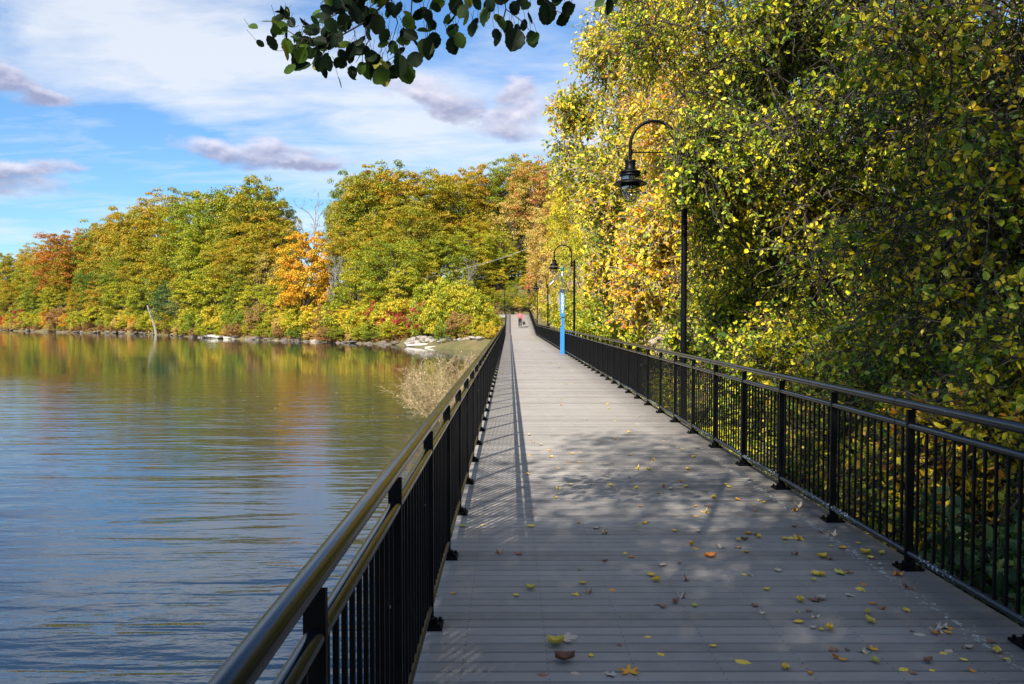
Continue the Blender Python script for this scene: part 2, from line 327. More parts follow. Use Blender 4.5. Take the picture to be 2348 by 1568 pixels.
def deck_mat():
    m, t, b = newmat('grey_composite_decking'); v = wpos(t)
    at = N(t, 'ShaderNodeAttribute', attribute_name='lv')
    grain = noise(t, 1.0, 8, .72, wpos(t, (5, 190, 40)), .3)
    blot = noise(t, .8, 6, .6, v); fine = noise(t, 45, 4, .6, v)
    n1 = noise(t, 5.5, 6, .66, v); n3 = noise(t, 34, 3, .7, wpos(t, (1, .7, 1)))
    base = RAMP(t, M(t, 'MULTIPLY_ADD', at.outputs['Fac'], .34, M(t, 'MULTIPLY_ADD', blot, .42, M(t, 'MULTIPLY', grain, .42))), [(.25, (.148, .131, .117)), (.55, (.243, .218, .196)), (.85, (.335, .304, .275))])
    # damp dirty margin and white lichen flecks along the right edge, scuffs down the middle
    sp = N(t, 'ShaderNodeSeparateXYZ'); t.links.new(v, sp.inputs[0])
    edge = M(t, 'MULTIPLY', M(t, 'SUBTRACT', M(t, 'MULTIPLY_ADD', n1, .7, sp.outputs[0]), 2.35), 1.4, clamp=True)
    base = MIX(t, M(t, 'MULTIPLY', edge, .6), base, (.055, .048, .040))
    el = M(t, 'SUBTRACT', 1.0, M(t, 'MULTIPLY', M(t, 'ABSOLUTE', M(t, 'SUBTRACT', sp.outputs[0], 2.42)), 3.0), clamp=True)
    nearf = M(t, 'MULTIPLY', M(t, 'SUBTRACT', 13.0, sp.outputs[1]), .3, clamp=True)
    fl = M(t, 'GREATER_THAN', M(t, 'MULTIPLY', n3, M(t, 'MULTIPLY', M(t, 'MULTIPLY_ADD', n1, .7, .65), M(t, 'MULTIPLY', el, nearf))), .54)
    base = MIX(t, fl, base, (.42, .42, .38))
    dots = N(t, 'ShaderNodeTexVoronoi'); dots.inputs['Scale'].default_value = 2.2; t.links.new(v, dots.inputs['Vector'])
    dd = M(t, 'LESS_THAN', dots.outputs['Distance'], .018)
    base = MIX(t, M(t, 'MULTIPLY', dd, .8), base, (.03, .025, .02))
    # screw heads over the joists
    fx_ = M(t, 'MULTIPLY', M(t, 'SUBTRACT', M(t, 'FRACT', M(t, 'DIVIDE', M(t, 'ADD', sp.outputs[0], 10.17), .406)), .5), .406)
    fy_ = M(t, 'MULTIPLY', M(t, 'SUBTRACT', M(t, 'ABSOLUTE', M(t, 'SUBTRACT', M(t, 'FRACT', M(t, 'DIVIDE', M(t, 'ADD', sp.outputs[1], 7.0045), .1037)), .5)), .27), .1037)
    rr_ = M(t, 'SQRT', M(t, 'ADD', M(t, 'MULTIPLY', fx_, fx_), M(t, 'MULTIPLY', fy_, fy_)))
    base = MIX(t, M(t, 'LESS_THAN', rr_, .0045), base, (.035, .033, .03))
    track = M(t, 'MULTIPLY', M(t, 'SUBTRACT', 1.0, M(t, 'ABSOLUTE', M(t, 'SUBTRACT', sp.outputs[0], .9)), clamp=True), RAMP(t, n1, [(.42, 0.0), (.68, .35)]))
    base = MIX(t, track, base, (.40, .375, .35))
    S(t, b.inputs['Base Color'], base)
    S(t, b.inputs['Roughness'], M(t, 'MULTIPLY_ADD', grain, .3, .42)); b.inputs['Specular IOR Level'].default_value = .32
    bump(t, b, M(t, 'ADD', grain, M(t, 'MULTIPLY', fine, .4)), .35, .004); return m
DECK = deck_mat()
def ground_mat():
    m, t, b = newmat('leaf_littered_earth'); v = wpos(t); n = noise(t, .35, 6, .65, v); n2 = noise(t, 14, 5, .7, v)
    c = RAMP(t, n, [(.3, (.045, .055, .014)), (.5, (.10, .085, .035)), (.7, (.16, .12, .06))])
    c = MIX(t, RAMP(t, n2, [(.45, 0.0), (.65, .75)]), c, (.26, .19, .05))
    S(t, b.inputs['Base Color'], c); b.inputs['Roughness'].default_value = .95; bump(t, b, n2, .9, .08); return m
GROUND = ground_mat()
def water_mat():
    m, t, b = newmat('lake_water'); v = wpos(t)
    sp = N(t, 'ShaderNodeSeparateXYZ'); t.links.new(v, sp.inputs[0])
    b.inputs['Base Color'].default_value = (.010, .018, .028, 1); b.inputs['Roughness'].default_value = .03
    b.inputs['IOR'].default_value = 1.55; b.inputs['Specular IOR Level'].default_value = .75
    # long ripples running across the view, finer chop between them, calm patches under the far bank
    la = noise(t, 1.0, 3, .5, wpos(t, (.24, 1.45, 1), (0, 0, R(-5))), .5); lb_ = noise(t, 1.0, 2, .5, wpos(t, (.55, 2.6, 1), (0, 0, R(9))), .4)
    long_ = M(t, 'ADD', M(t, 'MULTIPLY', la, .75), M(t, 'MULTIPLY', lb_, .40))
    mid_ = noise(t, 1.0, 3, .55, wpos(t, (1.9, 5.2, 1), (0, 0, R(8))), .5)
    fine = noise(t, 1.0, 3, .6, wpos(t, (6.0, 15, 1), (0, 0, R(-6))), .3)
    patch = noise(t, 1.0, 2, .5, wpos(t, (.035, .10, 1)))
    amp = RAMP(t, patch, [(.36, .35), (.60, 1.0)])
    far = M(t, 'SUBTRACT', 1.0, M(t, 'MULTIPLY', sp.outputs[1], .0195), clamp=True)
    h = M(t, 'ADD', M(t, 'MULTIPLY', long_, .105), M(t, 'ADD', M(t, 'MULTIPLY', mid_, .013), M(t, 'MULTIPLY', fine, .0036)))
    far = M(t, 'MAXIMUM', far, .11)
    h = M(t, 'MULTIPLY', h, M(t, 'MULTIPLY', amp, far))
    bump(t, b, h, 1.0, 1.0); return m
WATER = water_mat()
def fallen_mat(name, c0, c1):
    m, t, b = newmat(name); oi = N(t, 'ShaderNodeObjectInfo'); n = noise(t, 40, 3, .6, coords(t, 'Object'))
    c = MIX(t, oi.outputs['Random'], c0, c1); c = MIX(t, RAMP(t, n, [(.5, 0.0), (.7, .6)]), c, tuple(x * .5 for x in c0))
    S(t, b.inputs['Base Color'], c); b.inputs['Roughness'].default_value = .6; return m
FL = {'yellow': fallen_mat('fallen_yellow', (.88, .54, .03), (.80, .60, .10)), 'orange': fallen_mat('fallen_orange', (.85, .38, .02), (.62, .20, .02)),
      'brown': fallen_mat('fallen_brown', (.22, .09, .045), (.42, .22, .12)), 'pale': fallen_mat('fallen_pale', (.55, .42, .33), (.62, .52, .32)), 'green': fallen_mat('fallen_green', (.55, .50, .05), (.72, .60, .14))}

# ------------------------------------------------------------------ terrain, water
WL = -1.45
lake = [(-129.3, 197), (-94.7, 167), (-62.6, 141.3), (-47, 119.8), (-33.3, 108), (-22, 98), (-13.6, 90.4), (-11.3, 84.8), (-7, 78), (-2.9, 75.5), (-1.2, 66), (-.9, 50), (-.9, 34), (-.9, 24), (-.75, 10), (-.9, 1.5), (-3, -1.5), (-9, -6), (-40, -14), (-120, -30), (-320, 0), (-420, 150), (-340, 270), (-200, 243)]
def sdist(P):
    """signed distance to the shoreline, positive on land"""
    A = np.array(lake); Bq = np.roll(A, -1, 0); d = np.full(len(P), 1e9); ins = np.zeros(len(P), bool)
    for a, b in zip(A, Bq):
        ab = b - a; t = np.clip(((P - a) @ ab) / (ab @ ab), 0, 1); q = a + t[:, None] * ab
        d = np.minimum(d, np.hypot(*(P - q).T))
        c = ((a[1] > P[:, 1]) != (b[1] > P[:, 1])); xx = (b[0] - a[0]) * (P[:, 1] - a[1]) / (b[1] - a[1] + 1e-12) + a[0]
        ins ^= c & (P[:, 0] < xx)
    return np.where(ins, -d, d)
def deckz(y): return np.interp(y, [-1e3, 76, 102, 1e4], [0, 0, 2.1, 2.1])
def hgt(x, y):
    x = np.atleast_1d(np.asarray(x, float)); y = np.atleast_1d(np.asarray(y, float))
    s = sdist(np.stack([x, y], 1))
    up = np.where(s < 1.6, .85 * np.clip(s / 1.6, 0, 1), .85) + .27 * np.clip(s - 4.5, 0, 34) + .02 * np.clip(s - 38, 0, 400)
    dn = np.where(s < 0, np.clip(s * .45, -2.5, 0), 0)
    bumpy = .22 * np.sin(x * .9 + 1.3 * np.sin(y * .5)) * np.sin(y * .8 + x * .3) * np.clip(s / 2, 0, 1)
    z = WL + up + dn + bumpy
    # keep it under the boardwalk and its landing
    cx = np.clip(np.abs(x - 1.1) - 2.4, 0, None); cap1 = np.where(y < 110, deckz(y) - .55 + .6 * cx, 1e3)
    cy = np.hypot(np.clip(np.abs(y - 104) - 2.6, 0, None), np.clip(x + .4, 0, None)); cap2 = np.where(x < 4, 1.5 + .6 * cy, 1e3)
    far = np.where((y > 109), .6 * (y - 109) + 1.6, 1e3)
    cap = np.minimum(cap1, np.where(np.abs(y - 104) < 40, cap2, 1e3)); cap = np.minimum(cap, np.where(np.abs(x - 1) < 14, far, 1e3))
    return np.minimum(z, cap)
def hz1(x, y): return float(hgt(x, y)[0])
def grid_axis(lo, hi, c0, c1, fine, n_out, far):
    core = np.arange(c0, c1 + fine / 2, fine); k = np.linspace(0, 1, n_out)[1:]
    a = core[0] - far * (k ** 3) - k * (c0 - lo); b = core[-1] + far * (k ** 3) + k * (hi - c1)
    return np.concatenate([a[::-1], core, b])
gx = grid_axis(-150, 60, -40, 16, .55, 60, 3000); gy = grid_axis(-40, 250, -8, 120, .8, 70, 3000)
GX, GY = np.meshgrid(gx, gy); Vg = np.stack([GX.ravel(), GY.ravel(), hgt(GX.ravel(), GY.ravel())], 1)
nx, ny = len(gx), len(gy); I = np.arange(nx * ny).reshape(ny, nx)
Fg = np.stack([I[:-1, :-1].ravel(), I[:-1, 1:].ravel(), I[1:, 1:].ravel(), I[1:, :-1].ravel()], 1)
tag(obj('ground', mesh_np('ground', Vg, Fg, True), GROUND), kind='structure')
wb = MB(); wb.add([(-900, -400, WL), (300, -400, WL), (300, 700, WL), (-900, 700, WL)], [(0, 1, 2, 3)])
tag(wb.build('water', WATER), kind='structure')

# ------------------------------------------------------------------ boardwalk
DX0, DX1 = -.50, 2.74
def planks():
    V = []; Fc = []; lv = []; pw = .1037; gap = .009; y = -7.0; k = 0
    while y < 102.6:
        y1 = y + pw - gap; z0, z1 = float(deckz(y)), float(deckz(y1)); j = random.uniform(-.0008, .0008)
        e = .005
        prof = [(y, z0 - .025), (y, z0 - e + j), (y + e, z0 + j), (y1 - e, z1 + j), (y1, z1 - e + j), (y1, z1 - .025)]
        b = len(V)
        for xx in (DX0, DX1): V += [(xx + random.uniform(-.002, .002), p[0], p[1]) for p in prof]
        for i in range(5): Fc.append((b + i, b + i + 1, b + 7 + i, b + 6 + i))
        Fc.append((b, b + 1, b + 4, b + 5)); Fc.append((b + 6, b + 7, b + 10, b + 11)); lv += [random.random()] * 7
        y += pw; k += 1
    # landing planks run the other way
    x = DX1
    while x > -16:
        x0 = x - pw + gap; b = len(V)
        y0 = 102.62
        for xx in (x0, x): V += [(xx, y0, 2.075), (xx, y0, 2.1), (xx, 106.2, 2.1), (xx, 106.2, 2.075)]
        Fc += [(b, b + 1, b + 5, b + 4), (b + 1, b + 2, b + 6, b + 5), (b + 2, b + 3, b + 7, b + 6), (b, b + 1, b + 2, b + 3), (b + 4, b + 5, b + 6, b + 7)]; lv += [random.random()] * 5
        x -= pw
    return mesh_np('boardwalk', V, Fc, False, {'lv': lv})
tag(obj('boardwalk', planks(), DECK), kind='structure')
sb = MB()
for x0 in (DX0 + .05, DX1 - .05):
    for a, b_ in ((-7, 76), (76, 102.5)):
        za, zb = float(deckz(a)), float(deckz(b_))
        for w in (-.04,):
            sb.add([(x0 - .04, a, za - .03), (x0 + .04, a, za - .03), (x0 + .04, a, za - .30), (x0 - .04, a, za - .30), (x0 - .04, b_, zb - .03), (x0 + .04, b_, zb - .03), (x0 + .04, b_, zb - .30), (x0 - .04, b_, zb - .30)],
                   [(0, 1, 5, 4), (1, 2, 6, 5), (2, 3, 7, 6), (3, 0, 4, 7), (0, 3, 2, 1), (4, 5, 6, 7)])
sb.box((-6.6, 102.58, 1.9), (18.6, .06, .32)); sb.box((-6.6, 106.24, 1.9), (18.6, .06, .32))
yy = -4
while yy < 101:
    z = float(deckz(yy))
    for x0 in (DX0 + .16, DX1 - .16): sb.tube([(x0, yy, -3.2), (x0, yy, z - .27)], .12, 10)
    sb.box((1.12, yy, z - .38), (3.2, .16, .14)); yy += 4.2
sb.box((-4.0, 103.6, .8), (4.0, 1.6, 1.9))
tag(sb.build('boardwalk_supports', CONC), kind='structure')

# ------------------------------------------------------------------ railings
def railing(name, P0, posts, zf, label, group, side):
    """P0: function s->(x,y); posts: list of s values; rail height 1.08"""
    root = empty(name, (*P0(posts[0]), float(zf(posts[0])))); tag(root, label, 'railing', group)
    root_l = Vector(root.location)
    def W3(s, h, off=0): x, y = P0(s); return Vector((x, y, float(zf(s)) + h)) - root_l
    def bar(nm, h, r, mat, n=14):
        ss = sorted(set([posts[0] - .3] + [s for s in posts] + [posts[-1]])); b = MB(); b.tube([W3(s, h) for s in ss], r, n)
        for q in posts[2::4]: b.tube([W3(q + .16, h), W3(q + .163, h)], r + .0012, n, cap=True); b.tube([W3(q + .171, h), W3(q + .174, h)], r + .0012, n, cap=True)
        return b.build(nm, mat, root)
    bar('top_rail', 1.085, .030, RAILP); bar('middle_rail', .945, .024, RAILP); bar('bottom_rail', .105, .022, BLICH)
    pm = MB(); pm.tube([(0, 0, .012), (0, 0, 1.06)], .0297, 4, smooth=False)
    # square post, turned so that its faces look along the path
    pm = MB(); pm.box((0, 0, .53), (.050, .022, 1.04)); pm_me = None
    pl = MB(); pl.box((0, 0, .008), (.15, .13, .016)); 
    for a in (-.055, .055):
        for c in (-.045, .045): pl.lathe([(.0, .034), (.010, .034), (.010, .016)], (a, c, 0), 6, False)
    pl.lathe([(.045, .016), (.045, .05), (.032, .055)], (0, 0, 0), 4, False)
    jm = MB()
    pmo = plo = None
    for i, s in enumerate(posts):
        loc = W3(s, 0)
        if pmo is None:
            pmo = pm.build('post', BLACK, root, loc); plo = pl.build('base_plate', BLACK, pmo, (0, 0, 0)); po = pmo
        else:
            po = obj('post', pmo.data, BLACK, root, loc); q = obj('base_plate', plo.data, BLACK, po, (0, 0, 0))
    lastk = {}
    for i in range(len(posts) - 1):
        s0, s1 = posts[i], posts[i + 1]; n = 11; z0, z1 = float(zf(s0)), float(zf(s1)); dz = z1 - z0
        a = W3(s0, 0); key = round(dz, 4)
        if key in lastk:
            obj('picket_panel', lastk[key].data, BLACK, root, a); continue
        b = MB(); d = W3(s1, 0) - a
        for k in range(1, n + 1):
            p = a + d * (k / (n + 1)) - a
            b.box((p.x, p.y, p.z + .515), (.0145, .0145, .86))
        lastk[key] = b.build('picket_panel', BLACK, root, a)
    return root
LX, RX = -.43, 2.63
lp = [.5 - 2 * 1.2 + 1.2 * i for i in range(87)]; rp = [.255 - 2 * 1.2 + 1.2 * i for i in range(87)]
railing('railing', lambda s: (LX, s), [s for s in lp if s < 102.2], deckz, 'long black metal railing on the lake side of the boardwalk, dry shrub behind it', None, -1)
railing('railing', lambda s: (RX, s), [s for s in rp if s < 102.9], deckz, 'long black metal railing on the leafy bank side, behind the blue call post', None, 1)
railing('railing', lambda s: (s, 106.1), [-15 + 1.27 * i for i in range(15)], lambda s: 2.1, 'black railing crossing the far end of the boardwalk behind the person in pink', None, 1)
railing('railing', lambda s: (s, 102.7), [-15 + 1.2 * i for i in range(12)], lambda s: 2.1, 'short black railing over the concrete block where the far path turns left', None, 1)

# ------------------------------------------------------------------ lamps
def street_lamp(x, y, z, label, armx=-1.0, group='hooked street lamps along the boardwalk', T=False):
    r = empty('street_lamp', (x, y, z)); tag(r, label, 'street lamp', group)
    g = -1.2
    pb = MB(); pb.tube([(0, 0, g), (0, 0, 4.2)], .05, 14); pb.lathe([(.09, g), (.09, g + .25), (.06, g + .32)], n=14); pb.lathe([(.052, 4.2), (.04, 4.225), (.0, 4.23)], n=14)
    pb.build('pole', BLACK, r)
    fx = armx * .90; lx = armx * .12; rad = abs(fx - lx) / 2; cx = (fx + lx) / 2; zt = 4.9 - rad
    pts = [(lx, 0, 3.93), (lx, 0, zt)] + [(cx + rad * math.cos(a) * (-armx), 0, zt + rad * math.sin(a)) for a in np.linspace(0, math.pi, 17)[1:]] + [(fx, 0, 4.22)]
    ab = MB(); ab.tube(pts, .027, 10); ab.tube([(lx, 0, 3.92), (lx, 0, 4.22)], .042, 12); ab.tube([(fx, 0, 4.34), (fx, 0, 4.42)], .036, 12)
    ab.tube([(fx, 0, 4.385), (lx, 0, 4.385)], .011, 8); ab.box((lx / 2, 0, 4.12), (abs(lx), .05, .05)); ab.box((lx / 2, 0, 3.98), (abs(lx), .05, .05))
    ab.build('arm', BLACK, r)
    h = MB(); c = (fx, 0, 0)
    h.lathe([(.0, 4.25), (.098, 4.25), (.088, 4.22), (.088, 4.10), (.10, 4.09), (.165, 4.075), (.175, 4.05), (.165, 4.035), (.15, 4.03), (.172, 4.015), (.172, 3.995), (.15, 3.985), (.0, 3.985)], c, 24)
    for k in range(6): a = k * math.pi / 3 + .3; h.tube([(fx + .155 * math.cos(a), .155 * math.sin(a), 3.99), (fx + .16 * math.cos(a), .16 * math.sin(a), 3.92)], .007, 6)
    h.build('housing', BLACK, r)
    sh = MB(); sh.lathe([(.155, 3.93), (.18, 3.925), (.23, 3.90), (.285, 3.865), (.28, 3.858), (.20, 3.875), (.165, 3.87), (.160, 3.82), (.150, 3.82), (.148, 3.92)], c, 28); sh.build('lamp_shade', BLACK, r)
    gl = MB(); gl.lathe([(.145, 3.985), (.145, 3.93)], c, 24); gl.lathe([(.142, 3.86), (.142, 3.76), (.13, 3.70), (.10, 3.64), (.05, 3.60), (.0, 3.595)], c, 24); gl.build('glass_globe', GLASS, r)
    cg = MB()
    for k in range(6):
        a = k * math.pi / 3 + .25
        cg.tube([(fx + rr * math.cos(a), rr * math.sin(a), zz) for rr, zz in ((.168, 3.86), (.170, 3.76), (.155, 3.68), (.115, 3.62), (.06, 3.585), (.0, 3.575))], .0042, 6)
    for rr, zz in ((.176, 3.755), (.15, 3.735)): cg.tube([(fx + rr * math.cos(a), rr * math.sin(a), zz) for a in np.linspace(0, 2 * math.pi, 25)], .0065, 6, cap=False)
    cg.build('wire_cage', BLACK, r)
    return r
street_lamp(2.9, 12.9, 0, 'nearest hooked black street lamp with caged glass globe, its pole partly hidden by leaves')
street_lamp(2.9, 34.7, 0, 'hooked black street lamp right behind the blue emergency call post')
street_lamp(2.9, 58.5, 0, 'hooked black street lamp, third along the right railing')
street_lamp(2.95, 82.0, .5, 'hooked black street lamp where the right railing begins to climb')
street_lamp(-.62, 106.6, 2.1, 'small far black street lamp at the left corner of the far landing', -1.0)

# ------------------------------------------------------------------ emergency call post
def call_post(x, y):
    r = empty('emergency_call_post', (x, y, 0)); tag(r, 'blue emergency call post with white letters, solar panel and teal beacon on the boardwalk', 'emergency phone')
    b = MB(); w = .092
    # column with a recess cut in its left front for the phone
    b.box((0, 0, .62), (2 * w, .20, 1.24)); b.box((.022, .03, 1.47), (2 * w - .044, .14, .46)); b.box((0, 0, 2.335), (2 * w, .20, 1.27))
    b.box((0, 0, .012), (.24, .26, .024)); b.build('column', BLUE, r, bevel=.006)
    f = MB(); f.box((-.055, -.045, 1.45), (.03, .06, .22)); f.lathe([(0, .0), (.018, .0), (.018, -.004)], (-.02, -.05, 1.5), 12); f.build('phone_unit', STEEL, r)
    p = MB(); p.tube([(0, 0, 2.97), (0, 0, 3.80)], .032, 12); p.tube([(0, 0, 3.30), (0, 0, 3.40)], .045, 12); p.tube([(0, 0, 3.58), (0, 0, 3.66)], .045, 12); p.build('mast', WHITE, r)
    t_ = MB(); t_.lathe([(.0, 3.80), (.05, 3.80), (.06, 3.86), (.075, 3.94), (.075, 3.98), (.0, 3.995)], n=18); t_.build('beacon', TEAL, r)
    q = Matrix.Rotation(R(-44), 3, 'Y')
    s = MB(); cx, cz = -.34, 3.42; s.box((cx, 0, cz), (.70, .56, .05), q); pn = s.build('solar_panel', WHITE, r)
    s2 = MB(); o2 = q @ Vector((0, 0, .0275)); s2.box((cx + o2.x, 0, cz + o2.z), (.66, .52, .003), q); s2.build('solar_cells', PANEL, pn)
    br = MB(); br.tube([(0, 0, 3.62), (-.13, 0, 3.60)], .014, 8); br.tube([(0, 0, 3.36), (-.28, 0, 3.44)], .014, 8); br.box((-.055, .0, 3.48), (.05, .10, .24)); br.build('panel_bracket', STEEL, r)
    lt = MB()
    for i, ch in enumerate("EMERGENCY"):
        cu = bpy.data.curves.new('t', 'FONT'); cu.body = ch; cu.size = .128; cu.extrude = .0; cu.align_x = 'CENTER'; cu.offset = .004; cu.resolution_u = 3
        to = bpy.data.objects.new('t', cu); COL.objects.link(to); me = bpy.data.meshes.new_from_object(to)
        z0 = 2.925 - .094 - i * .108
        lt.add([(v.co.x * 1.35, -.1035 - v.co.z, z0 + v.co.y) for v in me.vertices], [tuple(pp.vertices) for pp in me.polygons])
        bpy.data.objects.remove(to); bpy.data.curves.remove(cu); bpy.data.meshes.remove(me)
    za = 2.925 - 9 * .108
    lt.add([(-.05, -.1035, za - .005), (.05, -.1035, za - .005), (0, -.1035, za - .085)], [(0, 1, 2)])
    lt.build('lettering', WHITE, r)
    return r
call_post(2.43, 35.6)

# ------------------------------------------------------------------ overhead cables
for (a, b_, lab) in (((1065, 616, 72), (1200, 574, 88), 'thick pale overhead cable crossing in front of the trees left of the far lamp'), ((1000, 632, 74), (1200, 574, 92), 'thin pale overhead cable just above the thick one')):
    A = Vector((X_(a[0], a[2]), a[2], Z_(a[1], a[2]))); Bv = Vector((X_(b_[0], b_[2]), b_[2], Z_(b_[1], b_[2])))
    c = MB(); c.tube([A.lerp(Bv, t) - Vector((0, 0, .14 * 4 * t * (1 - t))) for t in np.linspace(-.12, 1.1, 22)], .016 if 'thick' in lab[:5] else .008, 6)
    tag(c.build('overhead_cable', CABLE), lab, 'cable')

# ------------------------------------------------------------------ people
def skinned(name, chains, mat, parent, sub=2):
    """chains: list of lists of (x,y,z,r); a point equal to an earlier one joins there"""
    vs = []; rs = []; es = []; idx = {}
    for ch in chains:
        prev = None
        for (x, y, z, r) in ch:
            k = (round(x, 4), round(y, 4), round(z, 4))
            if k not in idx: idx[k] = len(vs); vs.append((x, y, z)); rs.append(r)
            if prev is not None: es.append((prev, idx[k]))
            prev = idx[k]
    me = bpy.data.meshes.new(name); me.from_pydata(vs, es, []); o = bpy.data.objects.new(name, me); COL.objects.link(o); o.parent = parent
    sk = o.modifiers.new('skin', 'SKIN'); lay = me.skin_vertices[0].data
    for i, r in enumerate(rs): lay[i].radius = (r, r); lay[i].use_root = (i == 0)
    sk.use_smooth_shade = True; ss = o.modifiers.new('sub', 'SUBSURF'); ss.levels = sub; ss.render_levels = sub
    me.materials.append(mat); return o
def person(loc, rz, label, top, bottom, pose='walk'):
    r = empty('person', loc, rz); tag(r, label, 'person')
    # local frame: facing -Y
    hip = (0, 0, .95, .13)
    if pose == 'walk':
        L = [(.09, 0, .90, .085), (.10, -.06, .50, .058), (.10, -.10, .10, .040)]; Rr = [(-.09, 0, .90, .085), (-.10, .02, .50, .058), (-.11, .12, .10, .040)]
        handL = [(.20, 0, 1.42, .055), (.27, .02, 1.14, .042), (.29, -.02, .88, .030), (.29, -.03, .80, .026)]
        handR = [(-.20, 0, 1.42, .055), (-.29, .04, 1.17, .042), (-.12, -.20, 1.14, .030), (-.05, -.24, 1.14, .026)]
    else:
        L = [(.10, -.05, .90, .085), (.13, -.18, .50, .058), (.12, -.12, .10, .040)]; Rr = [(-.10, -.02, .90, .085), (-.12, -.02, .50, .058), (-.13, .08, .10, .040)]
        handL = [(.20, -.06, 1.38, .055), (.24, -.16, 1.14, .042), (.14, -.40, 1.10, .030), (.10, -.46, 1.10, .026)]
        handR = [(-.20, -.06, 1.38, .055), (-.24, -.14, 1.14, .042), (-.12, -.38, 1.06, .030), (-.08, -.44, 1.06, .026)]
    spine = [hip, (0, 0, 1.15, .125), (0, 0, 1.38, .14), (0, 0, 1.47, .07), (0, -.01, 1.53, .052), (0, -.015, 1.60, .078), (0, -.02, 1.68, .092), (0, -.01, 1.745, .07)]
    nose = [(0, -.02, 1.68, .092), (0, -.115, 1.655, .014)]
    def fingers(h, s):
        x, y, z = h[-1][:3]; out = []
        for k, ln in enumerate((.055, .068, .072, .065)):
            o = (k - 1.5) * .017; out.append([h[-1], (x + .3 * o, y + o, z - .035, .009), (x + .3 * o - s * .006, y + o, z - .035 - ln * .6, .008), (x + .3 * o - s * .018, y + o, z - .035 - ln, .007)])
        out.append([h[-1], (x - s * .01, y - .035, z - .01, .010), (x - s * .016, y - .045, z - .045, .008)]); return out
    sh = spine[2]
    legs = [[hip] + L, [hip] + Rr]
    skinned('body', [spine, nose] + legs + [[sh] + handL, [sh] + handR] + fingers(handL, 1) + fingers(handR, -1), SKIN, r)
    g = lambda c, a: [(x, y, z, rr + a) for x, y, z, rr in c]
    skinned('hoodie', [g(spine[:4], .028), [g([sh], .028)[0]] + g(handL[:3], .022), [g([sh], .028)[0]] + g(handR[:3], .022)], top, r)
    hp = g([hip], .012)[0]
    skinned('trousers', [[hp] + g(L, .024), [hp] + g(Rr, .024)], bottom, r)
    for q in (L, Rr):
        x, y, z, _ = q[-1]; skinned('shoe', [[(x, y + .04, .045, .045), (x, y - .06, .045, .045), (x, y - .16, .035, .035)]], DARKC, r)
    skinned('hair', [[(0, .03, 1.62, .055), (0, .025, 1.70, .088), (0, .0, 1.765, .078), (0, -.05, 1.775, .05)]], HAIR, r)
    return r, handL
pr, hl = person((X_(1192.5, 83.5), 83.5, float(deckz(83.5))), 0, 'person in pink hoodie and black trousers walking along the boardwalk, bag in hand', PINK, DARKC)
bg_ = MB(); bg_.box((0, 0, -.22), (.30, .12, .34)); bg_.box((0, -.065, -.26), (.2, .02, .18)); bg_.tube([(-.1, 0, -.06), (-.07, 0, .06), (0, 0, .09), (.07, 0, .06), (.1, 0, -.06)], .010, 6)
bo = bg_.build('handbag', BAG, None, (pr.location.x + .33, 83.5 - .03, pr.location.z + .70), bevel=.02); bo.rotation_euler = (0, R(-22), 0)
tag(bo, 'black bag hanging from the hand of the person in pink', 'bag')
fx, fy = X_(11, 201), 201.0
fp, _ = person((fx, fy, hz1(fx, fy) + .5), R(-60), 'person in white top and dark trousers on the rocky point at far left', WHC, NAVY, 'lean')
fp.location.z = max(hz1(fx, fy), WL + .9)

exec_leaves = True
# ------------------------------------------------------------------ foliage engine
def frames(D, Nn):
    D = D / np.linalg.norm(D, axis=1, keepdims=True); Bn = np.cross(Nn, D); Bn /= (np.linalg.norm(Bn, axis=1, keepdims=True) + 1e-9); Nn = np.cross(D, Bn); return D, Bn, Nn
T_LEAF = (np.array([(0, 0, 0), (.30, -.34, .07), (.72, -.27, .05), (1, 0, -.10), (.72, .27, .05), (.30, .34, .07)]), [(0, 1, 2, 3), (0, 3, 4, 5)])
T_CARD = (np.array([(0, -.30, 0), (.55, -.52, .06), (1.0, .12, -.05), (.42, .50, .04)]), [(0, 1, 2, 3)])
T_ALDER = (np.array([(0, 0, 0), (.10, -.22, .03), (.30, -.38, .05), (.40, -.36, .05), (.52, -.43, .05), (.62, -.38, .04), (.78, -.33, .02), (.84, -.24, .0), (.93, -.16, -.03), (1.0, 0, -.06),
                     (.93, .16, -.03), (.84, .24, .0), (.78, .33, .02), (.62, .38, .04), (.52, .43, .05), (.40, .36, .05), (.30, .38, .05), (.10, .22, .03)]), [(0, 1, 2, 3, 4, 5, 6, 7, 8, 9), (0, 9, 10, 11, 12, 13, 14, 15, 16, 17)])
def leaves(name, P, D, Nn, size, tmpl, cv, hv=None, rg=rng):
    T, fs = tmpl; n = len(P); D, Bn, Nn = frames(D, Nn)
    sz = np.asarray(size).reshape(-1, 1, 1); wj = rg.uniform(.68, 1.08, (n, 1, 1))
    V = P[:, None, :] + sz * (T[None, :, 0:1] * D[:, None, :] + wj * T[None, :, 1:2] * Bn[:, None, :] + T[None, :, 2:3] * rg.uniform(-.5, 2.2, (n, 1, 1)) * Nn[:, None, :])
    k = len(T); off = (np.arange(n) * k)[:, None]
    Fq = np.stack([np.array(f)[None, :] + off for f in fs], 1).reshape(-1, len(fs[0]))
    lv = np.repeat(rg.random(n), len(fs)); at = {'lv': lv, 'cv': np.repeat(cv, len(fs))}
    if hv is not None: at['hv'] = np.repeat(hv, len(fs))
    return mesh_np(name, V.reshape(-1, 3), Fq, False, at)
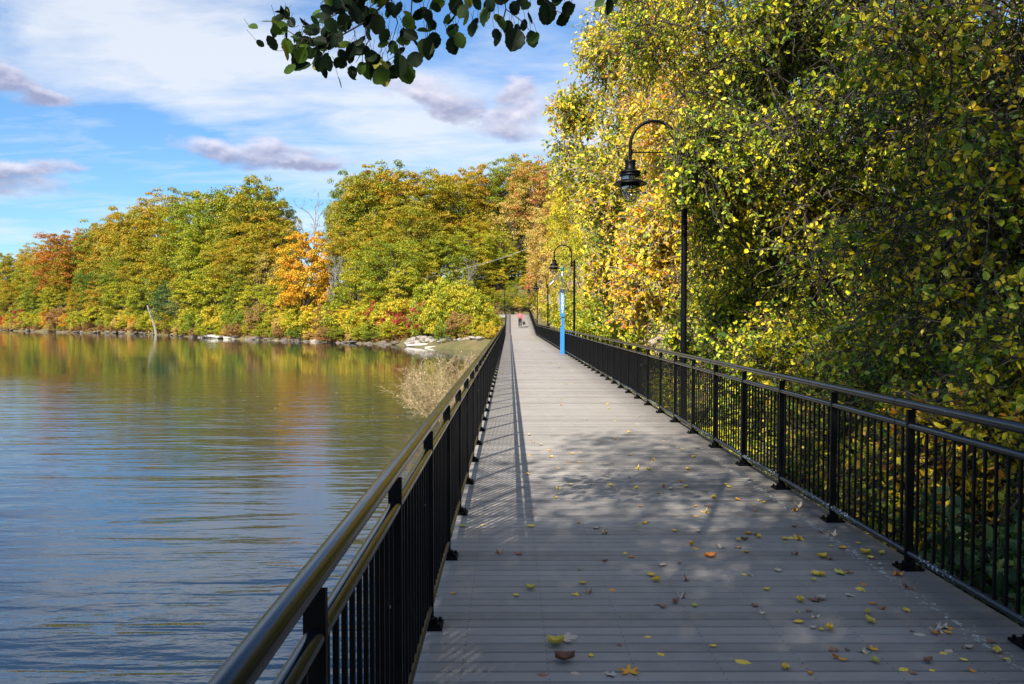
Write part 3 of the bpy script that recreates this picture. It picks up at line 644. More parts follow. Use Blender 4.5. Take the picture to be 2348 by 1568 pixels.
def twigtubes(PL, Rd, nside=3):
    """PL (N,K,3) polylines, Rd (N,K) radii -> verts, quads"""
    N_, K, _ = PL.shape; T = np.gradient(PL, axis=1); T /= (np.linalg.norm(T, axis=2, keepdims=True) + 1e-9)
    up = np.array([.31, .17, .93]); A = np.cross(T, up); A /= (np.linalg.norm(A, axis=2, keepdims=True) + 1e-9); Bq = np.cross(T, A)
    an = np.arange(nside) * 2 * np.pi / nside
    V = PL[:, :, None, :] + Rd[:, :, None, None] * (np.cos(an)[None, None, :, None] * A[:, :, None, :] + np.sin(an)[None, None, :, None] * Bq[:, :, None, :])
    idx = np.arange(N_ * K * nside).reshape(N_, K, nside); a = idx[:, :-1, :]; b = idx[:, 1:, :]
    Fq = np.stack([a, np.roll(a, -1, 2), np.roll(b, -1, 2), b], -1).reshape(-1, 4)
    return V.reshape(-1, 3), Fq
def unit(v): return v / (np.linalg.norm(v, axis=-1, keepdims=True) + 1e-9)
def curve_paths(S0, D0, L, K, wob, droop, rg):
    n = len(S0); P = np.zeros((n, K, 3)); P[:, 0] = S0; d = unit(D0)
    for k in range(1, K):
        P[:, k] = P[:, k - 1] + d * (L / (K - 1))[:, None]
        d = unit(d + rg.normal(0, wob, (n, 3)) + np.array([0, 0, -droop]))
    return P

def far_tree_proto(seed, H=18., Rr=5.2, c0=.22, ncl=230, per=112, leaf=.195, bare=0, gap=.0):
    """crown built from clumps of leaf cards round limb ends; returns (crown mesh, wood mesh)"""
    rg = np.random.default_rng(seed); zc = H * (c0 + (1 - c0) / 2); rz = H * (1 - c0) / 2
    u = unit(rg.normal(0, 1, (ncl * 3, 3))); u = u[u[:, 2] > -.75][:ncl]; n = len(u)
    lump = 1 + .13 * np.sin(3 * u[:, 0] + seed) * np.cos(2.3 * u[:, 1] + 2 * seed) + rg.normal(0, .05, n)
    f = rg.uniform(.35, 1.0, n) ** .45 * lump; hr = np.hypot(u[:, 0], u[:, 1]) + 1e-6; wid = hr ** -.38 * (1 - .06 * u[:, 2])
    C = np.stack([u[:, 0] * f * Rr * wid, u[:, 1] * f * Rr * wid, zc + u[:, 2] * f * rz], 1)
    cr = rg.uniform(.55, 1.15, n) * Rr / 5.2 * (1.15 - .35 * np.clip(u[:, 2], 0, 1))
    ci = np.repeat(np.arange(n), per); m = len(ci); v = unit(rg.normal(0, 1, (m, 3))); v[:, 2] = np.where(v[:, 2] < -.25, -v[:, 2] * .5, v[:, 2]); rad = rg.uniform(.55, 1.05, m) ** .7
    P = C[ci] + v * (rad * cr[ci])[:, None] * np.array([1.1, 1.1, .78])
    Nn = unit(v * .9 + np.array([0, 0, .55]) + rg.normal(0, .5, (m, 3))); D = unit(np.cross(Nn, rg.normal(0, 1, (m, 3))))
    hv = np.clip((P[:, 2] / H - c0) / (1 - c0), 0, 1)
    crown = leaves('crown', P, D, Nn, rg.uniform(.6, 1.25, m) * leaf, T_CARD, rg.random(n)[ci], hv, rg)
    # trunk + limbs
    mb = MB(); lean = rg.normal(0, .35, 2)
    tp = [(lean[0] * t * t, lean[1] * t * t, t * H * .78) for t in np.linspace(-.04, 1, 7)]; mb.tube(tp, [H * .016 * (1.15 - .95 * t) for t in np.linspace(0, 1, 7)], 7)
    for i in rg.choice(n, min(n, 22), replace=False):
        t0 = np.clip((C[i][2] / H - .25), .12, .72) * .9; a = Vector((lean[0] * t0 * t0, lean[1] * t0 * t0, t0 * H * .9)); b = Vector(C[i]); mid = a.lerp(b, .5) + Vector((rg.normal(0, .2), rg.normal(0, .2), -.3 + rg.normal(0, .2)))
        mb.tube([a, mid, b], [H * .0065, H * .0045, H * .0015], 5, cap=False)
    me = bpy.data.meshes.new('trunk'); me.from_pydata(mb.v, [], mb.f); me.update()
    return crown, me
BIG = [far_tree_proto(100 + i) for i in range(7)]
MID = [far_tree_proto(200 + i, 10, 3.4, .12, 190, 70, .165) for i in range(5)]
SHR = [far_tree_proto(300 + i, 3.4, 2.3, .0, 120, 66, .13) for i in range(6)]
LOOSE = [far_tree_proto(400 + i, 12, 3.6, .15, 130, 42, .16) for i in range(3)]
MAPLE = [far_tree_proto(555, 10, 3.2, .06, 230, 120, .17)]
NTREE = [0]
def place(protos, x, y, H, base_h, mat, name, label, cat, group=None, k=None, sx=1.0, bark=BARK, sink=.15):
    z = hz1(x, y) if not isinstance(sink, tuple) else sink[0]
    if not isinstance(sink, tuple): z -= sink
    k = NTREE[0] % len(protos) if k is None else k; NTREE[0] += 1
    cr, tr = protos[k]; r = empty(name, (x, y, z), random.uniform(0, 6.28)); s = H / base_h; r.scale = (s * sx, s * sx, s)
    tag(r, label, cat, group); obj('trunk', tr, bark, r, objmat=True); obj('crown', cr, LM[mat], r, objmat=True); return r
shore_px = [-200, 0, 160, 380, 470, 620, 760, 900, 930, 1080, 1120, 1300]; shore_d = [230, 197, 167, 141.3, 119.8, 108, 98, 90.4, 89, 104, 108, 112]
sil_x = [-100, 0, 60, 100, 140, 210, 225, 300, 360, 480, 560, 600, 640, 665, 690, 765, 790, 850, 950, 1050, 1150, 1230, 1300]
sil_y = [600, 582, 575, 562, 545, 530, 505, 470, 455, 436, 420, 416, 436, 478, 590, 590, 408, 388, 388, 392, 372, 372, 372]
def ds(px): return float(np.interp(px, shore_px, shore_d))
def sil(px): return float(np.interp(px, sil_x, sil_y))
def by_top(protos, px, py, d, base_h, mat, name, label, cat, group=None, k=None, sx=1.0, bark=BARK):
    x = X_(px, d); z = hz1(x, d); H = Z_(py, d) - z
    return place(protos, x, d, max(H, 1.5), base_h, mat, name, label, cat, group, k, sx, bark)
# named trees one can point to
by_top(BIG, 168, 517, 184, 18, 'russet', 'russet_tree', 'russet orange tree with airy crown near the left edge of the hill across the water', 'tree', k=2, sx=1.05)
by_top(MAPLE, 700, 526, 107, 10, 'orange', 'maple_tree', 'bright orange maple standing out of the bank left of the gap in the trees', 'tree', k=0, sx=.78)
by_top(BIG, 598, 406, 137, 18, 'green', 'tall_tree', 'tallest dark green tree topping the left hill', 'tree', k=4, sx=.62)
by_top(MID, 405, 640, 139, 10, 'teal', 'dark_rounded_tree', 'dark blue-green rounded tree low at the waterline right of the leaning dead trunk', 'tree', k=3, sx=1.25, bark=BARKL)
by_top(LOOSE, 618, 572, 121, 12, 'pale', 'pale_tree', 'pale straw yellow tree just left of the bright orange maple', 'tree', k=0, sx=.9)
by_top(BIG, 1225, 362, 126, 18, 'pink', 'pink_tinted_tree', 'tree with pinkish orange top above the end of the boardwalk', 'tree', k=1, sx=.85)
by_top(LOOSE, 1180, 440, 122, 12, 'pale', 'pale_tree', 'pale beige leaved tree above the far landing', 'tree', k=2, sx=1.0)
by_top(MID, 870, 372 + 50, 128, 10, 'green', 'green_tree', 'green domed tree at the left shoulder of the right hill, beside the gap of sky', 'tree', k=0, sx=.75)
G1 = 'ochre and green trees wooding the hill across the water'; G2 = 'green trees wooding the hill across the water'; G3 = 'yellowing trees wooding the hill across the water'
LBL = {'ochre': ('ochre and green broad tree in the wooded hill across the water', G1), 'green': ('green broad tree in the wooded hill across the water', G2), 'ygreen': ('yellow-green broad tree in the wooded hill across the water', G3)}
def hilltree(protos, px, py, d, bh, mat, k=None, sx=1.0):
    l, g = LBL[mat]; return by_top(protos, px, py, d, bh, mat, 'broadleaf_tree', l, 'tree', g, k, sx)
rr = random.Random(3)
# crest row
px = -70
while px < 1290:
    d = ds(px) + rr.uniform(24, 32)
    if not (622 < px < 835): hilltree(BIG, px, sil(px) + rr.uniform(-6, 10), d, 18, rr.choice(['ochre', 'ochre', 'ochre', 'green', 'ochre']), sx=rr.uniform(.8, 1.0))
    px += rr.uniform(32, 48)
# silhouette helpers at the hill ends
for (px_, py_, dd, sx_) in ((655, 455, 34, .5), (800, 402, 30, .55), (835, 384, 26, .7), (775, 470, 26, .4), (20, 585, 20, .6), (70, 578, 24, .6), (245, 500, 22, .6), (300, 470, 22, .7)):
    hilltree(BIG, px_, py_, ds(px_) + dd, 18, 'green' if px_ in (655, 800) else 'ochre', sx=sx_)
# middle rows
for (off, lo, hi, fr, mats) in ((19, 52, 74, .70, ['ochre', 'ochre', 'ygreen', 'ochre']), (12.5, 52, 74, .50, ['ochre', 'ygreen', 'green', 'ygreen'])):
    px = -80
    while px < 1190:
        base = 700; top = base - (base - sil(px)) * fr * rr.uniform(.88, 1.1); top = max(top, sil(px) + 12)
        if 635 < px < 800: top = max(top, 605)
        if not (640 < px < 760 and off < 16):
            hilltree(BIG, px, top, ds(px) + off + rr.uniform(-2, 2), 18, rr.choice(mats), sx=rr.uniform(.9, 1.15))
        px += rr.uniform(lo, hi)
px = -80
while px < 1090:
    m = rr.choice(['ygreen', 'ochre', 'ygreen', 'green']); top = 700 - (700 - sil(px)) * rr.uniform(.18, .34)
    if not (650 < px < 750 or 370 < px < 440): hilltree(MID, px, top, ds(px) + 8 + rr.uniform(-1, 1.5), 10, m, sx=rr.uniform(.95, 1.25))
    px += rr.uniform(42, 58)
# shore shrubs
SL = {'yellow': ('bright yellow shrub at the foot of the wooded bank across the water', 'yellow shrubs at the far waterline'), 'ygreen': ('yellow-green shrub at the foot of the wooded bank across the water', 'yellow-green shrubs at the far waterline'),
      'green': ('fresh green shrub at the foot of the wooded bank across the water', 'green shrubs at the far waterline'), 'brown': ('reddish brown scrub bush at the foot of the wooded bank across the water', 'brown scrub at the far waterline'),
      'red': ('crimson bush at the foot of the wooded bank across the water', 'crimson bushes at the far waterline'), 'orange': ('orange bush at the foot of the wooded bank across the water', 'orange bushes at the far waterline'), 'pale': ('pale dry bush at the foot of the wooded bank across the water', 'pale bushes at the far waterline')}
def shrub(px, d, H, mat, sx=1.0, k=None):
    l, g = SL[mat]; return place(SHR, X_(px, d), d, H, 3.4, mat, 'shrub', l, 'shrub', g, k, sx, sink=.3)
px = -60
while px < 925:
    m = rr.choice(['yellow', 'ygreen', 'ygreen', 'green', 'brown', 'pale', 'yellow', 'orange' if px < 300 else 'ygreen', 'red' if px < 120 else 'ygreen'])
    shrub(px, ds(px) + rr.uniform(3.8, 5.2), rr.uniform(3.2, 5.0), m, rr.uniform(.7, .95)); px += rr.uniform(17, 26)
px = -60
while px < 915:
    m = rr.choice(['brown', 'ygreen', 'brown', 'green', 'pale', 'ygreen']); shrub(px, ds(px) + rr.uniform(1.2, 2.4), rr.uniform(1.2, 2.3), m, rr.uniform(1.0, 1.5)); px += rr.uniform(15, 30)
for px, dd, H, m in ((905, 4.0, 3.6, 'red'), (925, 3.0, 2.8, 'red'), (878, 6.0, 4.6, 'red'), (985, -6, 4.2, 'red'), (60, 6, 5.0, 'red'), (25, 7, 4.6, 'red'), (385, 5, 3.0, 'red'), (965, -2, 2.0, 'green'), (315, 2.5, 3.2, 'orange'), (230, 8, 5, 'orange')):
    shrub(px, ds(px) + dd, H, m, .8)
# ground in front of the far landing: bushes between the riprap and the railing
for px, d, top, m, s_ in ((1040, 85, 655, 'ygreen', .9), (1068, 84, 672, 'ygreen', .9), (1092, 86, 690, 'yellow', .85), (1060, 80.5, 715, 'brown', .9), (1088, 80, 722, 'ygreen', .8), (1112, 84, 708, 'ygreen', .8), (1132, 88, 720, 'ygreen', .7), (1116, 79, 738, 'yellow', .7), (1015, 84, 680, 'yellow', .8), (985, 87, 690, 'green', .8), (1140, 80, 748, 'yellow', .6), (1142, 92, 725, 'ygreen', .6), (1000, 93, 640, 'ygreen', .9), (1045, 95, 640, 'ygreen', .9), (1095, 97, 668, 'ygreen', .9), (1020, 80.5, 738, 'green', .8)):
    x = X_(px, d); H = Z_(top, d) - hz1(x, d) + .3; shrub(px, d, max(H, 1.2), m, s_ * min(1.0, 2.6 / max(H, 2.6)) ** .3)
G5 = 'green and yellow bushes behind the far cross railing'
for px, d, top, m in ((1095, 112, 640, 'ygreen'), (1125, 113, 655, 'green'), (1150, 112, 662, 'green'), (1175, 113, 655, 'ygreen'), (1200, 112, 668, 'green'), (1222, 113, 650, 'ygreen'), (1140, 117, 610, 'yellow'), (1190, 118, 640, 'green'), (1115, 118, 600, 'ygreen'), (1240, 116, 600, 'ygreen'), (1105, 121, 575, 'green'), (1140, 121, 570, 'ygreen'), (1172, 121, 585, 'yellow'), (1205, 121, 580, 'green'), (1245, 121, 560, 'yellow'), (1120, 128, 520, 'green'), (1155, 128, 525, 'ygreen'), (1188, 128, 530, 'green'), (1222, 128, 520, 'ygreen'), (1260, 128, 510, 'yellow'), (1150, 137, 470, 'green'), (1200, 137, 470, 'green'), (1170, 115.5, 640, 'green'), (1210, 115.5, 625, 'yellow'), (1185, 110.5, 680, 'yellow'), (1160, 110.5, 678, 'green'), (1212, 110.5, 676, 'ygreen')):
    by_top(MID, px, top, d, 10, m, 'bush', 'leafy bush just behind the railing that crosses the far end of the boardwalk', 'bush', G5, sx=1.3)
# trees along the right bank, far to near
G6 = 'trees along the right bank beyond the call post'
for px, py, d, m, s_ in ((1262, 470, 98, 'pale', .75), (1240, 560, 104, 'pink', .6), (1302, 420, 84, 'yellow', .65), (1285, 540, 80, 'pale', .6), (1335, 340, 72, 'yellow', .62), (1318, 520, 66, 'ygreen', .55), (1372, 300, 60, 'yellow', .5), (1352, 560, 52, 'pale', .5), (1400, 420, 56, 'ygreen', .5), (1450, 330, 62, 'yellow', .6), (1540, 300, 58, 'ygreen', .6)):
    x = X_(px, d) + .35 * (d < 70); z = hz1(x, d); H = Z_(py, d) - z
    place(BIG if H > 11 else MID, x, d, H, 18 if H > 11 else 10, m, 'bank_tree', {'pale': 'pale straw tree', 'pink': 'pinkish tree', 'yellow': 'yellow leaved tree', 'ygreen': 'yellow-green tree'}[m] + ' on the right bank beyond the blue call post', 'tree', G6 + ' (' + m.replace('ygreen', 'yellow-green') + ')', None, s_, BARKL)
G7 = 'bushes behind the right railing beyond the near lamp'
for i in range(34):
    d = 24 + i * 2.35; x = rr.uniform(5.3, 7.4) if d < 62 else rr.uniform(4.9, 6.2)
    place(SHR, x, d, rr.uniform(2.2, 4.4), 3.4, rr.choice(['yellow', 'ygreen', 'pale', 'ygreen', 'yellow']), 'bank_bush', 'yellowing bush behind the right railing beyond the near lamp', 'bush', G7, None, rr.uniform(.7, .95), sink=.4)

# bare trees, dead trunks
def bare_tree(name, x, y, z, H, label, mat, spread=.5, seed=1, n1=9, n2=6, r0=None, trunk_bend=.3, cat='tree'):
    rg = np.random.default_rng(seed); r = empty(name, (x, y, z)); tag(r, label, cat)
    r0 = r0 or H * .014; b = MB()
    tp = [Vector((trunk_bend * t * t * H * .2, .05 * H * math.sin(3 * t), H * t * .9)) for t in np.linspace(0, 1, 9)]; b.tube(tp, [r0 * (1.05 - .9 * t) for t in np.linspace(0, 1, 9)], 7); b.build('trunk', mat, r)
    S0 = []; D0 = []; L = []; R0 = []
    for i in range(n1):
        t = rg.uniform(.3, .95); a = rg.uniform(0, 6.28); k = min(int(t * 8), 7); p = tp[k].lerp(tp[k + 1], t * 8 - k)
        S0.append(p); D0.append((math.cos(a) * spread * 1.6, math.sin(a) * spread * 1.6, 1.0)); L.append(H * rg.uniform(.22, .42) * (1.15 - t * .5)); R0.append(r0 * .5 * (1.1 - t * .6))
    S0 = np.array(S0); D0 = np.array(D0); L = np.array(L); R0 = np.array(R0); P1 = curve_paths(S0, D0, L, 8, .16, -.03, rg)
    V, Fq = twigtubes(P1, R0[:, None] * np.linspace(1, .3, 8)[None], 5); Vs = [V]; Fs = [Fq]; off = len(V)
    P = P1; RR = R0
    for lvl in range(3):
        n = len(P); q = n2 if lvl < 2 else 4; idx = np.repeat(np.arange(n), q); kk = rg.integers(2, 8, len(idx)); st = P[idx, kk]; dr = unit(P[idx, np.minimum(kk + 1, 7)] - P[idx, kk - 1]) + rg.normal(0, .55, (len(idx), 3))
        LL = np.linalg.norm(P[idx, -1] - P[idx, 0], axis=1) * rg.uniform(.3, .55, len(idx)); P = curve_paths(st, dr, LL, 8, .15, -.02, rg); RR = RR[idx] * .5
        V, Fq = twigtubes(P, np.maximum(RR[:, None] * np.linspace(1, .3, 8)[None], .006), 3); Vs.append(V); Fs.append(Fq + off); off += len(V)
    obj('branches', mesh_np('branches', np.concatenate(Vs), np.concatenate(Fs), True), mat, r); return r
for (px, py, d, s, lab) in ((712, 462, 132, 3, 'bare grey tree standing against the sky in the gap between the two hills'), (752, 520, 122, 5, 'lower leafless tree with arching branches at the right of the gap between the hills'), (1068, 590, 98, 7, 'bare whitish sapling above the bushes left of the far landing'), (762, 600, 103, 9, 'thin leafless tree right of the bright orange maple')):
    x = X_(px, d); z = hz1(x, d); bare_tree('bare_tree', x, d, z, Z_(py, d) - z, lab, BARKG, .35 if s != 5 else .6, s, 10, 5 if s != 7 else 3, r0=.07 if s == 7 else None)
def dead_trunk(px0, py0, px1, py1, d, r, label, mat=BARKL):
    a = Vector((X_(px0, d), d, Z_(py0, d))); b = Vector((X_(px1, d), d, Z_(py1, d))); m = MB(); m.tube([a.lerp(b, t) + Vector((.15 * math.sin(5 * t), 0, 0)) for t in np.linspace(0, 1, 7)], [r * (1 - .5 * t) for t in np.linspace(0, 1, 7)], 8)
    m.tube([a.lerp(b, .75), a.lerp(b, .9) + Vector((.9, 0, .3))], [r * .4, r * .15], 5); tag(m.build('dead_trunk', mat), label, 'dead tree')
dead_trunk(360, 768, 342, 700, 143.2, .32, 'grey dead trunk leaning left at the water edge below the left hill', BARKL)
dead_trunk(402, 768, 398, 738, 141.5, .5, 'thick pale stump at the water edge under the dark rounded tree', BARKL)
dead_trunk(622, 556, 621, 524, 132, .30, 'short white dead trunk high among the trees below the tallest tree', BARKG)
dead_trunk(1086, 690, 1078, 618, 100, .45, 'dark trunk standing by the bare whitish sapling', BARK)
# shoreline rocks
def rock_me(seed):
    bm = bmesh.new(); bmesh.ops.create_icosphere(bm, subdivisions=2, radius=.5); rg = random.Random(seed); o = [rg.uniform(-9, 9) for _ in range(3)]
    from mathutils import noise as mn
    for v in bm.verts:
        n = mn.noise(v.co * 2.1 + Vector(o)); n2 = mn.noise(v.co * 5 + Vector(o)); v.co *= 1 + .5 * n + .18 * n2; v.co.z *= .62
    me = bpy.data.meshes.new('rock'); bm.to_mesh(me); bm.free(); return me
ROCKS = [rock_me(i) for i in range(6)]
def rock(x, y, s, mat, label, group, dz=0):
    o = obj('rock', ROCKS[random.randrange(6)], mat, None, (x, y, hz1(x, y) + dz), objmat=True); o.scale = (s * random.uniform(.9, 1.7), s, s * random.uniform(.6, 1)); o.rotation_euler = (random.uniform(-.3, .3), random.uniform(-.3, .3), random.uniform(0, 6.3)); tag(o, label, 'rock', group)
for i in range(150):
    px = random.uniform(-20, 925); d = ds(px) + random.uniform(-.4, .8); x = X_(px, d); s = random.uniform(.3, 1.0) * (1.3 if 455 < px < 560 else 1)
    rock(x, d, s, ROCKP if (455 < px < 560 and random.random() < .35) or random.random() < .05 else ROCK, 'weathered rock on the waterline below the wooded bank', 'rocks along the far waterline')
for i in range(110):
    px = random.uniform(932, 1105); d = float(np.interp(px, [930, 1000, 1100], [85.2, 81.2, 77.6])) + random.triangular(-.3, 5 if px < 1050 else 1.5, .2); s = random.uniform(.22, .8)
    rock(X_(px, d), d, s, ROCKP, 'pale rubble block on the stony slope left of the boardwalk', 'pale rubble blocks left of the boardwalk', .05)
def log(px0, px1, py, d0, d1, r, label):
    a = Vector((X_(px0, d0), d0, Z_(py, d0))); b = Vector((X_(px1, d1), d1, Z_(py + 4, d1))); m = MB(); m.tube([a.lerp(b, t) + Vector((0, 0, .12 * math.sin(6 * t))) for t in np.linspace(0, 1, 8)], [r * (.7 + .4 * math.sin(3 * t)) for t in np.linspace(0, 1, 8)], 8); tag(m.build('driftwood_log', DRIFT), label, 'log')
log(462, 545, 771, 120.5, 114.6, .22, 'long pale driftwood log on the far waterline right of the dark rounded tree')
log(935, 1085, 792, 84, 78, .16, 'long pale log lying on the rubble left of the boardwalk')
log(975, 1095, 797, 80.5, 77, .12, 'thin pale log just above the water left of the boardwalk')

# ------------------------------------------------------------------ thickets on the right bank (leaf by leaf)
def thicket(name, label, cat, base, ells, leaf, mat, ntw, per, seed, group=None, bark=BARK, trunk_r=.16, twig_r=.006, droop=.24, Ltw=(.5, 1.3), tmpl=T_LEAF, upright=.10, limbs=True, bare_twigs=.0, vis=None, clump=.30, arch=()):
    """ells: list of (centre, radii, weight) world space; every leaf sits on a twig"""
    rg = np.random.default_rng(seed); r = empty(name, base); tag(r, label, cat, group); b0 = np.array(base)
    w = np.array([e[2] for e in ells], float); w /= w.sum(); ei = rg.choice(len(ells), ntw, p=w)
    Cc = np.array([e[0] for e in ells])[ei]; Re = np.array([e[1] for e in ells])[ei]
    ncl = max(12, ntw // 60); ce = rg.choice(len(ells), ncl, p=w); uc = unit(rg.normal(0, 1, (ncl, 3))); CE = np.array([e[0] for e in ells])[ce] + uc * np.array([e[1] for e in ells])[ce] * (rg.random(ncl) ** .45)[:, None]
    ci = rg.integers(0, ncl, ntw); rad = np.array([min(e[1]) for e in ells])[ce][ci] * clump; u = unit(rg.normal(0, 1, (ntw, 3)))
    S0 = CE[ci] + u * (rad * rg.random(ntw) ** .5)[:, None] * np.array([1.2, 1.2, .8]); u = unit(u + .5 * uc[ci])
    D0 = u * .9 + rg.normal(0, .6, (ntw, 3)) + np.array([0, 0, upright]); L = rg.uniform(Ltw[0], Ltw[1], ntw); K = 6
    PL = curve_paths(S0, D0, L, K, .28, droop, rg)
    if vis is not None:
        ok = vis(PL[:, -1]) & vis(PL[:, 0]); PL = PL[ok]; L = L[ok]
    n = len(PL); hasl = rg.random(n) > bare_twigs
    V, Fq = twigtubes(PL - b0, twig_r * np.linspace(1.35, .5, K)[None] * rg.uniform(.6, 1.9, (n, 1)))
    parts = [(V, Fq)]
    # limbs
    if limbs:
        nl = 7 + 2 * len(ells); li = rg.choice(n, nl); st = np.repeat(np.array([[0, 0, .2]]), nl, 0) + np.stack([np.zeros(nl), np.zeros(nl), rg.uniform(.3, 3.2, nl)], 1); en = PL[li, 0] - b0
        tt = np.linspace(0, 1, 12)[None, :, None]; mid = (st + en) / 2 + rg.normal(0, .7, (nl, 3)) + np.array([0, 0, .5]); LPm = (1 - tt) ** 2 * st[:, None] + 2 * tt * (1 - tt) * mid[:, None] + tt ** 2 * en[:, None]
        LPm = LPm + np.cumsum(rg.normal(0, .035, LPm.shape), axis=1) * tt
        for ch in arch:
            q = np.array([(X_(p[0], p[2]), p[2], Z_(p[1], p[2])) for p in ch]) - b0; tq = np.linspace(0, len(q) - 1, 24); cp = np.stack([np.interp(tq, range(len(q)), q[:, i]) for i in range(3)], 1)
            for _ in range(3): cp[1:-1] = (cp[:-2] + cp[1:-1] * 2 + cp[2:]) / 4
            cp = cp + np.cumsum(rg.normal(0, .012, cp.shape), 0); V3, F3 = twigtubes(cp[None], (trunk_r * .42 * np.linspace(1, .12, 24))[None], 7); parts.append((V3, F3))
            nb = 26; kk = rg.integers(2, 23, nb); Pb = curve_paths(cp[kk], rg.normal(0, 1, (nb, 3)) + np.array([-.5, 0, .1]), rg.uniform(.4, 1.6, nb), 8, .22, .06, rg); V3, F3 = twigtubes(Pb, .012 * np.linspace(1, .3, 8)[None] * rg.uniform(.5, 1.3, (nb, 1)), 4); parts.append((V3, F3))
        V2, F2 = twigtubes(LPm, trunk_r * .38 * np.linspace(1, .2, 12)[None] * rg.uniform(.5, 1.1, (nl, 1)), 6); parts.append((V2, F2))
    off = 0; VV = []; FF = []
    for a, c in parts: VV.append(a); FF.append(c + off); off += len(a)
    # branch tangle
    obj('branches', mesh_np('branches', np.concatenate(VV), np.concatenate(FF), True), bark, r)
    if limbs:
        tb = MB(); z1 = max(e[0][2] for e in ells) - base[2]; cx, cy = np.mean([e[0][0] for e in ells]) - base[0], np.mean([e[0][1] for e in ells]) - base[1]
        tb.tube([(cx * t * t + .1 * math.sin(7 * t + seed), cy * t * t, z1 * t) for t in np.linspace(-.05, 1, 10)], [trunk_r * (1.1 - .8 * t) for t in np.linspace(0, 1, 10)], 9); tb.build('trunk', bark, r)
    PLl = PL[hasl]; n = len(PLl); ti = np.repeat(np.arange(n), per); m = len(ti); t = rg.uniform(.12, 1.0, m) * (K - 1); k = np.minimum(t.astype(int), K - 2); fr = (t - k)[:, None]
    P = PLl[ti, k] * (1 - fr) + PLl[ti, k + 1] * fr; ax = unit(PLl[ti, k + 1] - PLl[ti, k])
    side = unit(np.cross(ax, rg.normal(0, 1, (m, 3)))); D = unit(ax * .35 + side * .9 + np.array([0, 0, -.35]) + rg.normal(0, .25, (m, 3)))
    Nn = unit(np.array([-.25, -.45, .65]) + rg.normal(0, .62, (m, 3)))
    P = P + D * .012
    obj('leaves', leaves('leaves', P - b0, D, Nn, (.55 + .95 * rg.random(m) ** 1.6) * leaf * 1.05, tmpl, rg.random(n)[ti], rg=rg), LM[mat], r)
    return r
def E(px, py, d, rx, ry, rz, w=1): return ((X_(px, d), d, Z_(py, d)), (rx, ry, rz), w)
def clear_path(P):   # keep off the boardwalk and clear of the lamps that show
    low = (P[:, 0] < 3.15) & (P[:, 2] < 5.3); lamp1 = (P[:, 0] > 2.2) & (P[:, 2] > 3.35) & (P[:, 1] > 11.8) & (P[:, 1] < 15)
    head = (P[:, 0] < 2.45) & (P[:, 2] < 5.2)
    return (~low | (lamp1 & ~head)) & (P[:, 0] > 1.4)
def bz(x, y): return (x, y, hz1(x, y) - .1)
TH = dict(vis=clear_path)
thicket('vine_clad_tree', 'vine-covered yellow tree rising past the top of the photo left of the near lamp head', 'tree', bz(5.4, 36), [E(1400, 330, 34, 1.9, 2.0, 2.6, 2), E(1450, 150, 35, 2.2, 2.2, 3.0, 2.4), E(1470, 430, 33, 2.1, 2, 2.6, 2), E(1430, 600, 33, 1.7, 2, 2.2, 1.6), E(1490, 0, 35, 2.3, 2, 2.4, 1.6), E(1330, 420, 36, 1.0, 1.2, 1.8, .5), E(1330, 260, 36, .8, 1.2, .5, .25)], .15, 'vine', 5200, 11, 1, bark=BARKL, trunk_r=.28, twig_r=.012, Ltw=(.7, 1.7), **TH)
thicket('vine_clad_tree', 'vine-covered tree directly behind the near lamp head, its foliage reaching down to the railing', 'tree', bz(6.6, 27), [E(1520, 560, 26, 1.6, 1.7, 2.3, 2), E(1590, 380, 27, 2.0, 2.0, 3.0, 2.2), E(1560, 220, 28, 1.8, 2, 2.4, 1.5), E(1610, 620, 25, 1.9, 1.6, 2.0, 1.7), E(1480, 660, 26, 1.1, 1.4, 1.2, .8)], .12, 'vine', 4200, 12, 2, bark=BARKL, trunk_r=.22, twig_r=.010, Ltw=(.5, 1.4), **TH)
ARCH = [[(1990, 420, 14.5), (1930, 330, 14.3), (1830, 275, 14.2), (1700, 235, 14), (1600, 215, 14), (1540, 205, 14)], [(1930, 330, 14.3), (1800, 190, 14), (1650, 90, 14), (1520, 60, 14), (1440, 70, 14)], [(1990, 420, 14.5), (1850, 305, 14), (1740, 300, 13.6), (1640, 330, 13.4), (1580, 390, 13.3)], [(1830, 275, 14.2), (1760, 160, 14), (1700, 60, 14), (1640, -30, 14)], [(1990, 620, 14), (1900, 520, 13.6), (1790, 430, 13.4), (1700, 420, 13.3)]]
thicket('arching_tree', 'tree whose foliage droops over the near lamp pole and hides the top of it', 'tree', bz(6.6, 15.2), [E(1596, 365, 12.5, .42, .5, .8, 2.1), E(1640, 400, 13.2, .5, .8, .8, 1.0), E(1640, 120, 14, 1.1, 1.3, .55, 1.3), E(1560, 60, 14.4, .9, 1.1, .5, .8), E(1790, 130, 14.5, 1.4, 1.3, .6, 1.3), E(1740, 420, 14.2, 1.3, 1.4, .75, 1.6), E(1850, 540, 14.8, 1.3, 1.5, 1.0, 1.1), E(1720, 620, 15.5, 1.3, 1.4, 1.1, 1.2), E(1610, 470, 13.4, .45, 1.0, .5, .4), E(1680, 215, 13.6, .9, 1.1, .35, .35)], .070, 'near', 5600, 11, 3, trunk_r=.16, twig_r=.0055, Ltw=(.4, 1.2), bare_twigs=.33, clump=.5, arch=ARCH, **TH)
